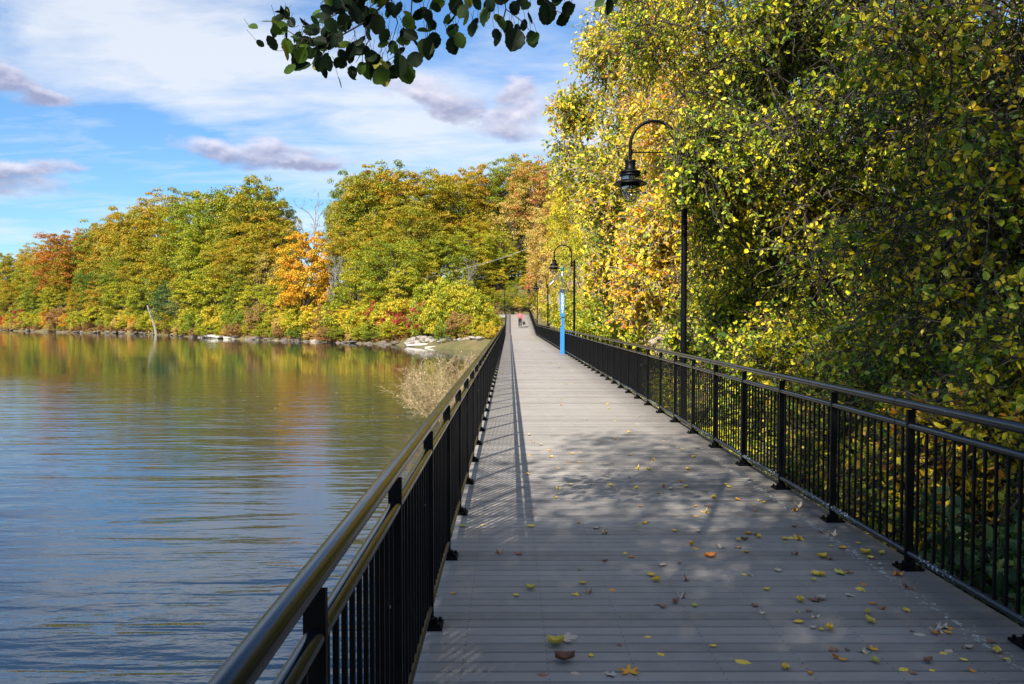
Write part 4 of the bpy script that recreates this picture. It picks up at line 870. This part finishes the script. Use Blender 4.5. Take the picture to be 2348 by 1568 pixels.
thicket('thicket_tree', 'olive-leaved tree filling the upper right behind the nearest tree', 'tree', bz(8, 12), [E(2000, 150, 12, 1.7, 1.5, 1.6, 2), E(1960, 420, 11.5, 1.4, 1.4, 1.4, 1.8), E(2180, 300, 12, 1.7, 1.5, 2.0, 2), E(2000, 700, 11.3, 1.3, 1.3, 1.0, .6), E(1850, 60, 12.5, 1.2, 1.2, .7, .8)], .070, 'near', 5200, 10, 4, trunk_r=.2, twig_r=.006, Ltw=(.35, 1.05), bare_twigs=.33, arch=[[(2350, 250, 12), (2180, 215, 12), (2050, 250, 11.8), (1950, 300, 11.6)], [(2100, 900, 11), (2060, 640, 11.3), (2050, 420, 11.6), (2120, 200, 12)], [(2180, 215, 12), (2050, 100, 11.5), (1930, 40, 11.4)]], **TH)
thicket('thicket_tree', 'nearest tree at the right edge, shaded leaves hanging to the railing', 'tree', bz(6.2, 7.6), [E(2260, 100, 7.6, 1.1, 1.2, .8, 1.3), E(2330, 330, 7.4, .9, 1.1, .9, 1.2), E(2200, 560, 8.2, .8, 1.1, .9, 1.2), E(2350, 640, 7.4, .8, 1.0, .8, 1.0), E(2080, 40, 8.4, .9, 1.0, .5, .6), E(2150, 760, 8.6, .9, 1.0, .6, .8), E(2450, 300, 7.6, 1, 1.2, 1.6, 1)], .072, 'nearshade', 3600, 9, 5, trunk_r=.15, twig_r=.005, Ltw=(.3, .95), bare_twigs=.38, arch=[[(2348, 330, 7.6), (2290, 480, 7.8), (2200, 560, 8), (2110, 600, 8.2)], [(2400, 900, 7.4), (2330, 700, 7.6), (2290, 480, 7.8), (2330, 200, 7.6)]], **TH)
thicket('background_thicket', 'dense yellowing wood far behind the right-hand trees', 'tree', bz(13, 27), [E(1760, 600, 26, 2.2, 2, 2.2, 2), E(1960, 560, 25, 2.4, 2, 2.4, 2), E(2200, 600, 23, 2.6, 2, 2.8, 2), E(2380, 500, 22, 2.6, 2, 3.4, 1.4), E(1690, 450, 28, 1.3, 2, 1.6, .7), E(2150, 300, 24, 2.2, 2, 1.8, .7)], .16, 'ygreen' if False else 'near', 5200, 9, 6, trunk_r=.3, twig_r=.012, Ltw=(.7, 1.8), **TH)
# understory behind the near railing
GU = 'understory bushes right behind the near railing'
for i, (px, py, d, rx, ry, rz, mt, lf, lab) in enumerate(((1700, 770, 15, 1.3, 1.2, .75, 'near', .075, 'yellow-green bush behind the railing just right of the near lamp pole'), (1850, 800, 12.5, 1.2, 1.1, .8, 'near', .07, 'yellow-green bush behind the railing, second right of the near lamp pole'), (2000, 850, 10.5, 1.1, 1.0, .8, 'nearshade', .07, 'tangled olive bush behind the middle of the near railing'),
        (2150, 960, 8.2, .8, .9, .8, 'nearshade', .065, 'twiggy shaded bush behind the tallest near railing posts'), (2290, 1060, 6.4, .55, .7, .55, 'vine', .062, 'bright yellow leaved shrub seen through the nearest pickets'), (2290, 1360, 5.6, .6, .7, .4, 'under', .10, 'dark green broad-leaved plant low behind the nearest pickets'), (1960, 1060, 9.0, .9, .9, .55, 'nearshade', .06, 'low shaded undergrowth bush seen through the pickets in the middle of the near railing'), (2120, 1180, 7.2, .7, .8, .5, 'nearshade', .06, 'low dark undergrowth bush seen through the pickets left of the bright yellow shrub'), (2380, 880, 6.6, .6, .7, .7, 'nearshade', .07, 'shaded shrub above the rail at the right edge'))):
    x = X_(px, d); x = max(x, 2.85 + rx)
    z0 = hz1(x, d); thicket('bush', lab, 'bush', (x, d, z0 - .05), [((x, d, Z_(py, d)), (rx, ry, rz), 1), ((x, d, (Z_(py, d) + z0) / 2), (rx * .8, ry * .9, max(.3, (Z_(py, d) - z0) / 2)), .7)], lf, mt, int(900 * rx * rz / .6) + 350, 9, 40 + i, None, BARK, .03, .0045, .08, (.2, .75), bare_twigs=.35, limbs=False, vis=lambda P: P[:, 0] > 2.72)
# dry straw-coloured stalks
def straw(name, label, cx, cy, z0, rx, ry, n, H, seed, mat=STRAW, r_=.006, spread=.5, branches=5, cat='shrub', leafy=0):
    rg = np.random.default_rng(seed); r = empty(name, (cx, cy, z0)); tag(r, label, cat)
    a = rg.uniform(0, 6.28, n); q = np.sqrt(rg.random(n)); S0 = np.stack([np.cos(a) * q * rx, np.sin(a) * q * ry, np.zeros(n)], 1)
    D0 = S0 * np.array([spread / rx, spread / ry, 0]) + rg.normal(0, .15, (n, 3)) + np.array([0, 0, 1.]); P = curve_paths(S0, D0, rg.uniform(.6, 1.0, n) * H, 7, .10, .02, rg)
    V, Fq = twigtubes(P, r_ * np.linspace(1.2, .4, 7)[None] * np.ones((n, 1))); Vs = [V]; Fs = [Fq]; off = len(V)
    for lvl in range(2):
        m = branches; idx = np.repeat(np.arange(len(P)), m); kk = rg.integers(2, 7, len(idx)); st = P[idx, kk]; dr = unit(P[idx, kk] - P[idx, kk - 1]) + rg.normal(0, .6, (len(idx), 3)); P = curve_paths(st, dr, rg.uniform(.10, .35, len(idx)) * H * (.8 if lvl == 0 else .45), 7, .22, .01, rg)
        V, Fq = twigtubes(P, r_ * .5 * np.linspace(1, .5, 7)[None] * np.ones((len(P), 1))); Vs.append(V); Fs.append(Fq + off); off += len(V)
        if lvl == 0: m0 = len(P); 
        if len(P) > 9000: break
    obj('stems', mesh_np('stems', np.concatenate(Vs), np.concatenate(Fs), True), mat, r)
    if leafy:
        ii = rg.choice(len(P), leafy); Q = P[ii, -1]; obj('seed_heads', leaves('seed_heads', Q, rg.normal(0, 1, (leafy, 3)), rg.normal(0, 1, (leafy, 3)), rg.uniform(.5, 1.2, leafy) * .05, T_CARD, rg.random(leafy), rg=rg), mat, r)
    return r
straw('dry_shrub', 'dry straw-coloured shrub in the water just behind the left railing', X_(1022, 23.2), 23.0, WL - .1, .45, .45, 80, 1.95, 70, STRAW, .0075, .75, 8, leafy=1400)
straw('dry_weeds', 'dry beige weeds behind the right railing just left of the near lamp pole', 5.0, 19.5, hz1(5.0, 19.5), .9, 1.2, 110, 1.7, 71, STRAW, .006, .25, 5, leafy=7000)
straw('dry_weeds', 'dry beige weeds behind the right railing just right of the near lamp pole', 5.3, 17.0, hz1(5.3, 17), .8, .9, 90, 1.4, 72, STRAW, .006, .25, 5, leafy=5000)
m_ = MB(); m_.tube([(4.1, 22.5, .9), (4.6, 22.6, 1.15), (5.2, 22.8, 1.2), (5.9, 23, 1.45)], [.10, .09, .10, .05], 8); m_.tube([(4.7, 22.6, 1.1), (5.0, 22.3, 1.5), (5.2, 22.1, 1.75)], [.06, .05, .02], 6)
tag(m_.build('broken_trunk', BARKL), 'pale broken trunk caught in the leaves above the railing left of the near lamp pole', 'dead tree')
for (x0, d0, H, r_, lab) in ((4.0, 75, 4.2, .24, 'pale trunk standing behind the railing left of the call post'), (4.5, 70, 4.2, .30, 'thick brown trunk standing behind the railing just left of the call post')):
    m_ = MB(); z = hz1(x0, d0); m_.tube([(x0 + .2 * math.sin(t * 4), d0, z + H * t) for t in np.linspace(-.05, 1, 7)], [r_ * (1.1 - .5 * t) for t in np.linspace(0, 1, 7)], 9); tag(m_.build('tree_trunk', BARKL), lab, 'trunk')
# ground plants under and beside the railing on the right
rg = np.random.default_rng(90); n = 60000
gx_ = 2.8 + rg.random(n) ** 1.6 * 7; gy_ = rg.uniform(1.5, 60, n); P = np.stack([gx_, gy_, hgt(gx_, gy_) + rg.random(n) ** 2 * .22], 1)
me = leaves('ground_cover', P, rg.normal(0, 1, (n, 3)) * np.array([1, 1, .4]), unit(np.array([0, -.2, 1]) + rg.normal(0, .45, (n, 3))), rg.uniform(.05, .12, n), T_LEAF, rg.random(n), rg=rg)
tag(obj('ground_cover', me, LM['near']), 'ground plants and leaf litter on the bank behind the right railing', 'ground cover', kind='stuff')
n = 26000; px_ = rg.uniform(-150, 1150, n); dd = np.interp(px_, shore_px, shore_d) + rg.random(n) * 16 + .5; xx = (px_ - VPX) / F * dd; P = np.stack([xx, dd, hgt(xx, dd) + rg.random(n) * .35], 1)
me = leaves('undergrowth', P, rg.normal(0, 1, (n, 3)), unit(np.array([0, -.3, 1]) + rg.normal(0, .5, (n, 3))), rg.uniform(.2, .5, n), T_CARD, rg.random(n), rg=rg)
tag(obj('undergrowth', me, LM['brown']), 'brown undergrowth on the bank across the water', 'undergrowth', kind='stuff')

# ------------------------------------------------------------------ the alder that shades the near deck, one branch hanging into view
def alder():
    base = (-4.4, -6.0, hz1(-4.4, -6.0) - .1); r = empty('alder_tree', base); tag(r, 'alder whose dark green leafy branch hangs in at the top middle of the photo', 'tree'); b0 = np.array(base); rg = np.random.default_rng(77)
    KX, KY = SHX / math.tan(SUN_EL), SHY / math.tan(SUN_EL)
    # leaf clusters in the crown: (footprint on deck) moved back along the sun
    T = []
    def region(n, x0, x1, y0, y1, h0, h1, rad, cond=None):
        for _ in range(n):
            gx, gy = rg.uniform(x0, x1), rg.uniform(y0, y1)
            if cond and not cond(gx, gy): continue
            h = rg.uniform(h0, h1); T.append((gx - KX * h, gy - KY * h, h, rad * rg.uniform(.7, 1.3)))
    region(260, -6, 3.0, -8, 1.0, 7.5, 12.5, .7)
    region(430, .1, 3.6, .5, 6.0, 9, 15.5, .6, lambda x, y: not (.95 < x < 1.75 and y > 3.2 and rg.random() < .75))
    region(120, -2.2, .3, .5, 5.8, 9, 15.0, .5)
    region(14, .3, 3.0, 6.2, 7.6, 9, 13.5, .5)
    region(48, .9, 3.4, 7.4, 10.8, 9.5, 13.5, .5)
    region(520, 4.2, 12.5, -1, 14.0, 7.5, 12, .62)
    region(230, 6.9, 12.5, 8, 19.0, 11.5, 17, .8)
    region(170, 3.5, 6.2, 3, 11.5, 8, 13, .6)
    for _ in range(760): T.append((rg.uniform(-6, 6.5), rg.uniform(-9, .2), rg.uniform(4.6, 9.5), .7))  # extra unseen overhead leaves, added to dim skylight on the deck
    T = np.array(T)
    per = 62; ci = np.repeat(np.arange(len(T)), per); m = len(ci); v = rg.normal(0, .55, (m, 3)) * np.array([1, 1, .6])
    P = T[ci, :3] + v * T[ci, 3:4]
    Nn = unit(rg.normal(0, .6, (m, 3)) + np.array([0, 0, 1.])); D = unit(rg.normal(0, 1, (m, 3)) + np.array([0, 0, -.5]))
    # nothing of the high crown in front of the lens
    el = (P[:, 2] - CAMZ) / np.maximum(P[:, 1], 1e-3); ok = (P[:, 1] < .3) | (el > .62); P, D, Nn, ci = P[ok], D[ok], Nn[ok], ci[ok]
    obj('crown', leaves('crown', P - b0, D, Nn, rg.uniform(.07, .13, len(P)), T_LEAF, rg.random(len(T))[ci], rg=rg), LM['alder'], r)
    tb = MB(); top = T[:, :3].mean(0) - b0
    tb.tube([(top[0] * .35 * t * t, top[1] * .35 * t * t, 8.5 * t) for t in np.linspace(-.03, 1, 9)], [.26 * (1.1 - .7 * t) for t in np.linspace(0, 1, 9)], 10); tb.build('trunk', BARK, r)
    lb = MB()
    for i in rg.choice(len(T), 46, replace=False):
        e = Vector(T[i, :3] - b0)
        if T[i, 1] > -.5 and (T[i, 2] - CAMZ) / max(T[i, 1], .1) < .8: continue
        t0 = rg.uniform(.4, .95); s = Vector((top[0] * .35 * t0 * t0, top[1] * .35 * t0 * t0, 8.5 * t0)); mid = s.lerp(e, .5) + Vector((0, 0, .7)); lb.tube([s, s.lerp(mid, .6), mid, mid.lerp(e, .6), e], [.08, .06, .045, .03, .012], 6, cap=False)
    # the low branch: from the crown over the camera to the place where it shows
    d0 = 4.3
    def Q(px, py, d=d0): return Vector((X_(px, d), d, Z_(py, d))) - Vector(base)
    s = Vector((top[0] * .12, top[1] * .12, 4.6)); e = Q(1250, -190)
    lb.tube([s, s.lerp(e, .4) + Vector((0, 0, .9)), s.lerp(e, .75) + Vector((0, 0, .6)), e, Q(1050, -80), Q(900, 5), Q(840, 60), Q(760, 105), Q(690, 95)], [.06, .045, .035, .022, .012, .007, .005, .0035, .002], 8)
    tw = [[(1250, -190), (1300, -90), (1345, -20), (1375, 5)], [(1120, -120), (1150, -40), (1160, 30), (1200, 60), (1215, 80)], [(1150, -40), (1120, 20), (1100, 60)], [(1050, -80), (1060, 0), (1020, 60), (1035, 95)],
          [(1020, -40), (990, 20), (980, 70), (985, 110)], [(950, -20), (945, 50), (935, 90), (925, 125), (885, 150)], [(900, 5), (915, 60), (900, 110)], [(840, 60), (850, 100), (820, 150)], [(760, 105), (740, 140)], [(760, 105), (700, 100), (660, 75), (650, 45)],
          [(700, 100), (680, 125), (665, 110)], [(830, 10), (780, 40), (740, 60), (700, 70)], [(830, -40), (770, -10), (740, 20)], [(1200, -100), (1240, 0), (1265, 30), (1290, 40)], [(1160, 30), (1150, 70), (1160, 90)], [(900, 5), (860, 20), (800, 70)], [(1345, -20), (1400, 5), (1405, 25)]]
    pts3 = []
    for ch in tw:
        dj = d0 + rg.uniform(-.3, .3); pp = [Q(*p) if k == 0 else Q(*p, dj) for k, p in enumerate(ch)]; lb.tube(pp, [.0045 - .003 * k / (len(pp) - 1) for k in range(len(pp))], 5)
    L = [(652, 37, 32, 80), (648, 73, 40, 200), (636, 80, 26, 240), (662, 125, 42, 265), (685, 138, 44, 260), (735, 150, 56, 262), (756, 150, 40, 280), (700, 105, 40, 230), (720, 80, 40, 200), (745, 45, 42, 190), (765, 12, 38, 160), (800, 8, 44, 110), (845, 5, 44, 60), (745, 115, 38, 300), (790, 135, 34, 280), (812, 122, 42, 250), (830, 110, 36, 300),
         (790, 60, 46, 270), (765, 75, 40, 240), (840, 45, 50, 280), (850, 70, 38, 265), (870, 65, 44, 250), (820, 30, 44, 200), (812, 172, 36, 260), (848, 168, 44, 265), (885, 178, 58, 268), (920, 155, 58, 275), (905, 118, 38, 270), (870, 150, 34, 240), (855, 135, 36, 255), (930, 100, 32, 220), (945, 88, 36, 300), (940, 60, 36, 310), (915, 30, 40, 240), (968, 40, 40, 230), (985, 55, 36, 300), (990, 68, 30, 270), (1005, 20, 40, 200),
         (1048, 22, 46, 250), (1055, 30, 44, 300), (1040, 78, 40, 255), (1040, 112, 44, 290), (985, 118, 52, 250), (998, 100, 36, 280), (1035, 55, 34, 240), (1085, 75, 42, 265), (1070, 50, 36, 240), (1115, 45, 48, 250), (1125, 20, 40, 310), (1150, 5, 44, 200), (1150, 60, 36, 270), (1142, 98, 38, 255), (1180, 98, 54, 262), (1220, 97, 44, 268), (1165, 70, 36, 260), (1215, 50, 34, 280), (1180, 28, 38, 240), (1195, 15, 36, 200), (1255, 38, 56, 268), (1245, 5, 44, 220), (1290, 50, 44, 255), (1300, 30, 36, 270), (1280, 5, 40, 250), (1372, 15, 30, 240), (1393, 20, 46, 262), (1405, 0, 40, 280), (960, 0, 40, 230), (1080, 5, 44, 260), (880, 10, 40, 230), (722, 130, 34, 250), (675, 60, 30, 120), (706, 60, 36, 160), (780, 100, 40, 265), (760, 105, 36, 250), (885, 90, 34, 230)]
    Pq = []; Dq = []; Nq = []; Sq = []; PL = []
    for px, py, sz, an in L:
        for rep in range(4 if px < 950 else 2):
            d = d0 + rg.uniform(-.35, .35); ex = rg.normal(0, 9, 2) * rep; a = R(an + rg.normal(0, 14) + 25 * rep * rg.normal()); u = Vector((math.cos(a), rg.normal(0, .25), math.sin(a))).normalized(); s_ = sz * .97 / F * d0 * (1 if rep == 0 else .85)
            c = Vector((X_(px + ex[0], d), d, Z_(py + ex[1], d))); p0 = c - u * s_ * .5; Pq.append(p0); Dq.append(u); Nq.append((rg.normal(0, .55), -1 if rg.random() < .7 else -.25, rg.normal(0, .35) + .25)); Sq.append(s_)
            st = p0 - u * .03 + Vector((rg.normal(0, .012), rg.normal(0, .02), rg.uniform(.02, .06))); PL.append([st, st.lerp(p0, .5), p0])
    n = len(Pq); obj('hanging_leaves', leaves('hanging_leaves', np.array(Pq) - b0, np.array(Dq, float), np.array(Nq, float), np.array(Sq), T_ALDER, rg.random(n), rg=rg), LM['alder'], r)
    for pl_ in PL: lb.tube([q - Vector(base) for q in pl_], .0013, 3, cap=False)
    lb.build('branches', BARK, r)
alder()

# ------------------------------------------------------------------ fallen leaves on the deck
def oval_leaf(seed, curl, w=.42):
    rg = random.Random(seed); V = []; Fc = []; n = 8
    for i in range(n + 1):
        t = i / n; hw = w * math.sin(math.pi * min(1, t * .96 + .04)) ** .8 * (1 - .25 * t) * (1 + rg.uniform(-.08, .08))
        for k, s in enumerate((-1, -.5, 0, .5, 1)):
            V.append((t - .5, s * hw, .03 + curl * abs(s) ** 1.6 * .35 + curl * .5 * (t - .5) ** 2 * 1.6 + rg.uniform(-.012, .012)))
    for i in range(n):
        for k in range(4): a = i * 5 + k; Fc.append((a, a + 1, a + 6, a + 5))
    b = len(V); V += [(-.5, -.012, .04), (-.5, .012, .04), (-.85, .01 + .06 * curl, .07), (-.85, -.01 + .06 * curl, .07)]; Fc.append((b, b + 1, b + 2, b + 3))
    me = bpy.data.meshes.new('fallen_leaf'); me.from_pydata(V, [], Fc); me.polygons.foreach_set('use_smooth', [True] * len(Fc)); me.update(); return me
def maple_leaf(seed, curl, lobes=5, depth=.45):
    rg = random.Random(seed); V = [(0, 0, .04)]; Fc = []; n = lobes * 4; m = 3
    for j in range(1, m + 1):
        for i in range(n):
            a = -math.pi * .86 + 1.72 * math.pi * i / (n - 1); ph = (i % 4) / 4; tip = .5 + .5 * math.cos(2 * math.pi * (i / (n - 1)) * lobes + math.pi); rr_ = (.34 + depth * (tip ** 1.3) * .62 + rg.uniform(-.03, .03)) * (1 - .22 * abs(a) / math.pi) * j / m
            V.append((rr_ * math.cos(a), rr_ * math.sin(a), .03 + curl * (rr_ ** 2) * (1.1 + rg.uniform(-.4, .6)) * (.6 + .7 * math.sin(3 * a + seed))))
    for i in range(n - 1): Fc.append((0, 1 + i, 2 + i))
    for j in range(m - 1):
        for i in range(n - 1): a = 1 + j * n + i; Fc.append((a, a + n, a + n + 1, a + 1))
    b = len(V); V += [(0, -.012, .03), (0, .012, .03), (-.62, .03, .10), (-.62, .01, .10)]; Fc.append((b, b + 1, b + 2, b + 3))
    me = bpy.data.meshes.new('fallen_leaf'); me.from_pydata(V, [], Fc); me.polygons.foreach_set('use_smooth', [True] * len(Fc)); me.update(); return me
OV = [oval_leaf(i, c) for i, c in enumerate((.25, .6, 1.0, -.15, .8))]; MP = [maple_leaf(i, c) for i, c in enumerate((.35, .9, 1.4, .6))]; OAK = maple_leaf(9, .3, 7, .75)
def fallen(px, py, size_px, col, shp, rz=None, label=None):
    k = (py - HZ) / CAMZ; y = F / k; x = (px - VPX) / k; s = size_px * .86 / k
    me = random.choice(OV) if shp == 'o' else (random.choice(MP) if shp == 'm' else OAK)
    if shp == 'M': me = MP[0]
    o = obj('fallen_leaf', me, FL[col], None, (x, y, float(deckz(y)) + .001), objmat=True); o.scale = (s, s, s * random.uniform(.7, 1.2)); o.rotation_euler = (random.uniform(-.06, .06), random.uniform(-.06, .06), rz if rz is not None else random.uniform(0, 6.28))
    nm = {'yellow': 'yellow', 'orange': 'orange-brown', 'brown': 'dark brown', 'pale': 'pale dried', 'green': 'greenish yellow'}[col]; sh = 'oval' if shp == 'o' else 'lobed'
    if label: tag(o, label, 'leaf')
    else: tag(o, f'{nm} {sh} fallen leaf lying on the grey deck boards', 'leaf', f'{nm} {sh} leaves fallen on the deck')
fallen(1303, 1476, 62, 'pale', 'M', 2.6, 'large pale lobed maple leaf on the near deck boards, yellow leaf touching it')
fallen(1275, 1488, 46, 'yellow', 'o', .1, 'long yellow leaf tucked under the large pale maple leaf on the near deck')
fallen(1297, 1526, 54, 'brown', 'o', .1, 'big brown oval leaf with its stalk pointing right near the bottom edge of the deck')
fallen(1447, 1553, 50, 'orange', 'k', 1.5, 'rust-orange oak leaf at the bottom edge of the photo')
fallen(1633, 1283, 34, 'orange', 'o', .2, 'bright orange oval leaf alone in the middle of the deck')
fallen(1712, 1528, 46, 'yellow', 'o', -.5, 'curled yellow-brown leaf with long stalk near the bottom right of the deck')
KN = [(1061, 1212, 20, 'green', 'o'), (1105, 1206, 14, 'yellow', 'o'), (1218, 1210, 28, 'yellow', 'o'), (1144, 1273, 22, 'brown', 'm'), (1190, 1275, 26, 'brown', 'm'), (1038, 1367, 18, 'orange', 'm'), (996, 1371, 20, 'green', 'o'), (1217, 1357, 28, 'green', 'o'), (1184, 1373, 20, 'yellow', 'o'), (1322, 1371, 26, 'yellow', 'm'), (1352, 1366, 22, 'brown', 'm'), (1407, 1359, 24, 'orange', 'o'), (1338, 1345, 20, 'yellow', 'o'),
      (1331, 1312, 14, 'pale', 'o'), (1497, 1327, 26, 'yellow', 'o'), (1509, 1339, 26, 'yellow', 'o'), (1523, 1302, 26, 'pale', 'o'), (1450, 1283, 18, 'orange', 'o'), (1389, 1293, 14, 'brown', 'o'), (1489, 1469, 26, 'yellow', 'o'), (1520, 1511, 28, 'yellow', 'o'), (1358, 1514, 20, 'yellow', 'o'), (1246, 1558, 32, 'brown', 'o'), (1322, 1555, 28, 'pale', 'o'), (1403, 1558, 34, 'pale', 'm'), (1568, 1376, 26, 'pale', 'm'), (1553, 1390, 24, 'brown', 'o'), (1512, 1393, 20, 'brown', 'o'), (1597, 1398, 20, 'green', 'o'),
      (1369, 1216, 20, 'pale', 'o'), (1387, 1221, 18, 'orange', 'o'), (1388, 1229, 18, 'brown', 'm'), (1328, 1203, 12, 'orange', 'o'), (1642, 1492, 22, 'yellow', 'o'), (1838, 1436, 30, 'yellow', 'o'), (1874, 1450, 22, 'pale', 'o'), (1875, 1384, 34, 'brown', 'm'), (1893, 1382, 30, 'pale', 'o'), (1843, 1387, 28, 'yellow', 'o'), (1879, 1424, 24, 'pale', 'm'), (1911, 1454, 28, 'yellow', 'o'), (1980, 1357, 34, 'yellow', 'o'), (1990, 1346, 24, 'orange', 'o'), (1960, 1373, 26, 'pale', 'm'), (1940, 1322, 38, 'green', 'm'), (1955, 1320, 26, 'brown', 'm'), (1878, 1325, 30, 'yellow', 'o'), (1893, 1327, 22, 'yellow', 'o'),
      (2034, 1404, 26, 'brown', 'm'), (2005, 1436, 30, 'yellow', 'o'), (2000, 1415, 18, 'yellow', 'o'), (2092, 1357, 34, 'brown', 'm'), (2070, 1325, 30, 'orange', 'm'), (2090, 1410, 24, 'yellow', 'o'), (2025, 1302, 16, 'pale', 'o'), (2122, 1465, 34, 'pale', 'o'), (2160, 1459, 34, 'pale', 'm'), (2175, 1448, 34, 'pale', 'm'), (2193, 1452, 22, 'orange', 'm'), (2190, 1503, 30, 'pale', 'o'), (2303, 1507, 30, 'yellow', 'o'), (2293, 1483, 26, 'brown', 'm'), (2225, 1497, 14, 'brown', 'm'), (2010, 1498, 34, 'orange', 'm'), (1995, 1507, 28, 'pale', 'm'), (1922, 1503, 30, 'brown', 'm'), (2020, 1530, 28, 'green', 'o'), (2225, 1525, 22, 'yellow', 'o'), (1810, 1545, 28, 'yellow', 'o'), (2085, 1547, 30, 'yellow', 'o'), (2110, 1556, 26, 'brown', 'm'), (1926, 1521, 18, 'orange', 'o'),
      (1655, 1260, 26, 'pale', 'm'), (1697, 1262, 22, 'brown', 'm'), (1717, 1273, 14, 'orange', 'o'), (1600, 1262, 22, 'yellow', 'o'), (1829, 1277, 22, 'brown', 'm'), (1893, 1284, 30, 'yellow', 'o'), (1913, 1289, 20, 'brown', 'm'), (1940, 1262, 28, 'orange', 'o'), (1993, 1275, 26, 'yellow', 'o'), (2005, 1285, 24, 'yellow', 'o'), (2030, 1276, 22, 'yellow', 'o'), (1920, 1232, 28, 'pale', 'm'), (1975, 1252, 14, 'yellow', 'o'), (1820, 1237, 26, 'yellow', 'o'), (1838, 1242, 26, 'yellow', 'm'), (1805, 1242, 22, 'yellow', 'o'), (1720, 1229, 18, 'orange', 'o'), (1735, 1231, 22, 'brown', 'm'), (1745, 1238, 20, 'yellow', 'o'), (1790, 1315, 26, 'pale', 'o'), (1712, 1323, 20, 'yellow', 'o'), (1737, 1175, 16, 'orange', 'o'), (1840, 1165, 30, 'pale', 'm'), (1828, 1175, 20, 'orange', 'm'), (1695, 1151, 14, 'orange', 'o'), (1640, 1145, 20, 'yellow', 'o'), (1630, 1165, 22, 'brown', 'm'), (1620, 1180, 22, 'yellow', 'm'), (1600, 1186, 18, 'yellow', 'o'), (1675, 1120, 14, 'yellow', 'o'), (1580, 1079, 16, 'yellow', 'o'), (1550, 1222, 16, 'yellow', 'o'), (1605, 1224, 14, 'pale', 'o'),
      (1223, 1016, 10, 'brown', 'm'), (1120, 1017, 12, 'brown', 'm'), (1264, 1050, 12, 'yellow', 'o'), (1330, 1062, 14, 'yellow', 'o'), (1310, 1114, 20, 'pale', 'o'), (1358, 1113, 12, 'yellow', 'm'), (1402, 1117, 16, 'yellow', 'o'), (1463, 1078, 16, 'yellow', 'm'), (1490, 1080, 14, 'yellow', 'o'), (1210, 1090, 12, 'yellow', 'o'), (1275, 1145, 12, 'yellow', 'o'), (1510, 1133, 12, 'yellow', 'm'), (1540, 1125, 14, 'pale', 'o'), (1460, 1123, 12, 'yellow', 'o')]
random.seed(21)
for q in KN: fallen(*q)
cc = ['yellow', 'yellow', 'pale', 'orange', 'brown', 'green']
for i in range(55):
    py = random.uniform(790, 1130); k = (py - HZ) / CAMZ; x = random.uniform(-.2, 2.4); fallen(VPX + x * k, py, .055 * k, random.choice(['yellow', 'pale', 'yellow', 'orange']), random.choice('oom'))
for i in range(45):
    py = random.uniform(1150, 1560); k = (py - HZ) / CAMZ; x = random.triangular(0, 2.5, 2.3); fallen(VPX + x * k, py, random.uniform(.03, .06) * k, random.choice(cc), random.choice('oom'))
# leaf crumbs and far leaves too many to tell apart
n = 900; y = 18 + rg.random(n) ** 1.0 * 62; x = rg.uniform(-.3, 2.5, n); keep = (rg.random(n) < np.where((y > 55) & (y < 72), .55, .09)); x, y = x[keep], y[keep]; m = len(x)
me = leaves('leaf_scatter', np.stack([x, y, deckz(y) + .015], 1), rg.normal(0, 1, (m, 3)) * np.array([1, 1, .05]), np.tile([0, 0, 1.], (m, 1)) + rg.normal(0, .2, (m, 3)), rg.uniform(.05, .11, m), T_LEAF, rg.random(m), rg=rg)
tag(obj('leaf_scatter', me, LM['pale']), 'tiny pale leaves scattered over the distant deck', 'leaf litter', kind='stuff')
n = 1100; py_ = rg.uniform(800, 960, n); px_ = rg.uniform(540, 1000, n); d = 3.1 * F / (py_ - HZ); x = (px_ - VPX) / F * d; ok = sdist(np.stack([x, d], 1)) < -.5; x, d = x[ok], d[ok]; m = len(x)
keep = rg.random(m) < .22; x, d = x[keep], d[keep]; m = len(x)
me = leaves('floating_leaves', np.stack([x, d, np.full(m, WL + .012)], 1), rg.normal(0, 1, (m, 3)) * np.array([1, 1, .02]), np.tile([0, 0, 1.], (m, 1)), rg.uniform(.03, .08, m), T_LEAF, rg.random(m), rg=rg)
tag(obj('floating_leaves', me, LM['pale']), 'specks of yellow leaves floating on the lake behind the left railing', 'leaf litter', kind='stuff')
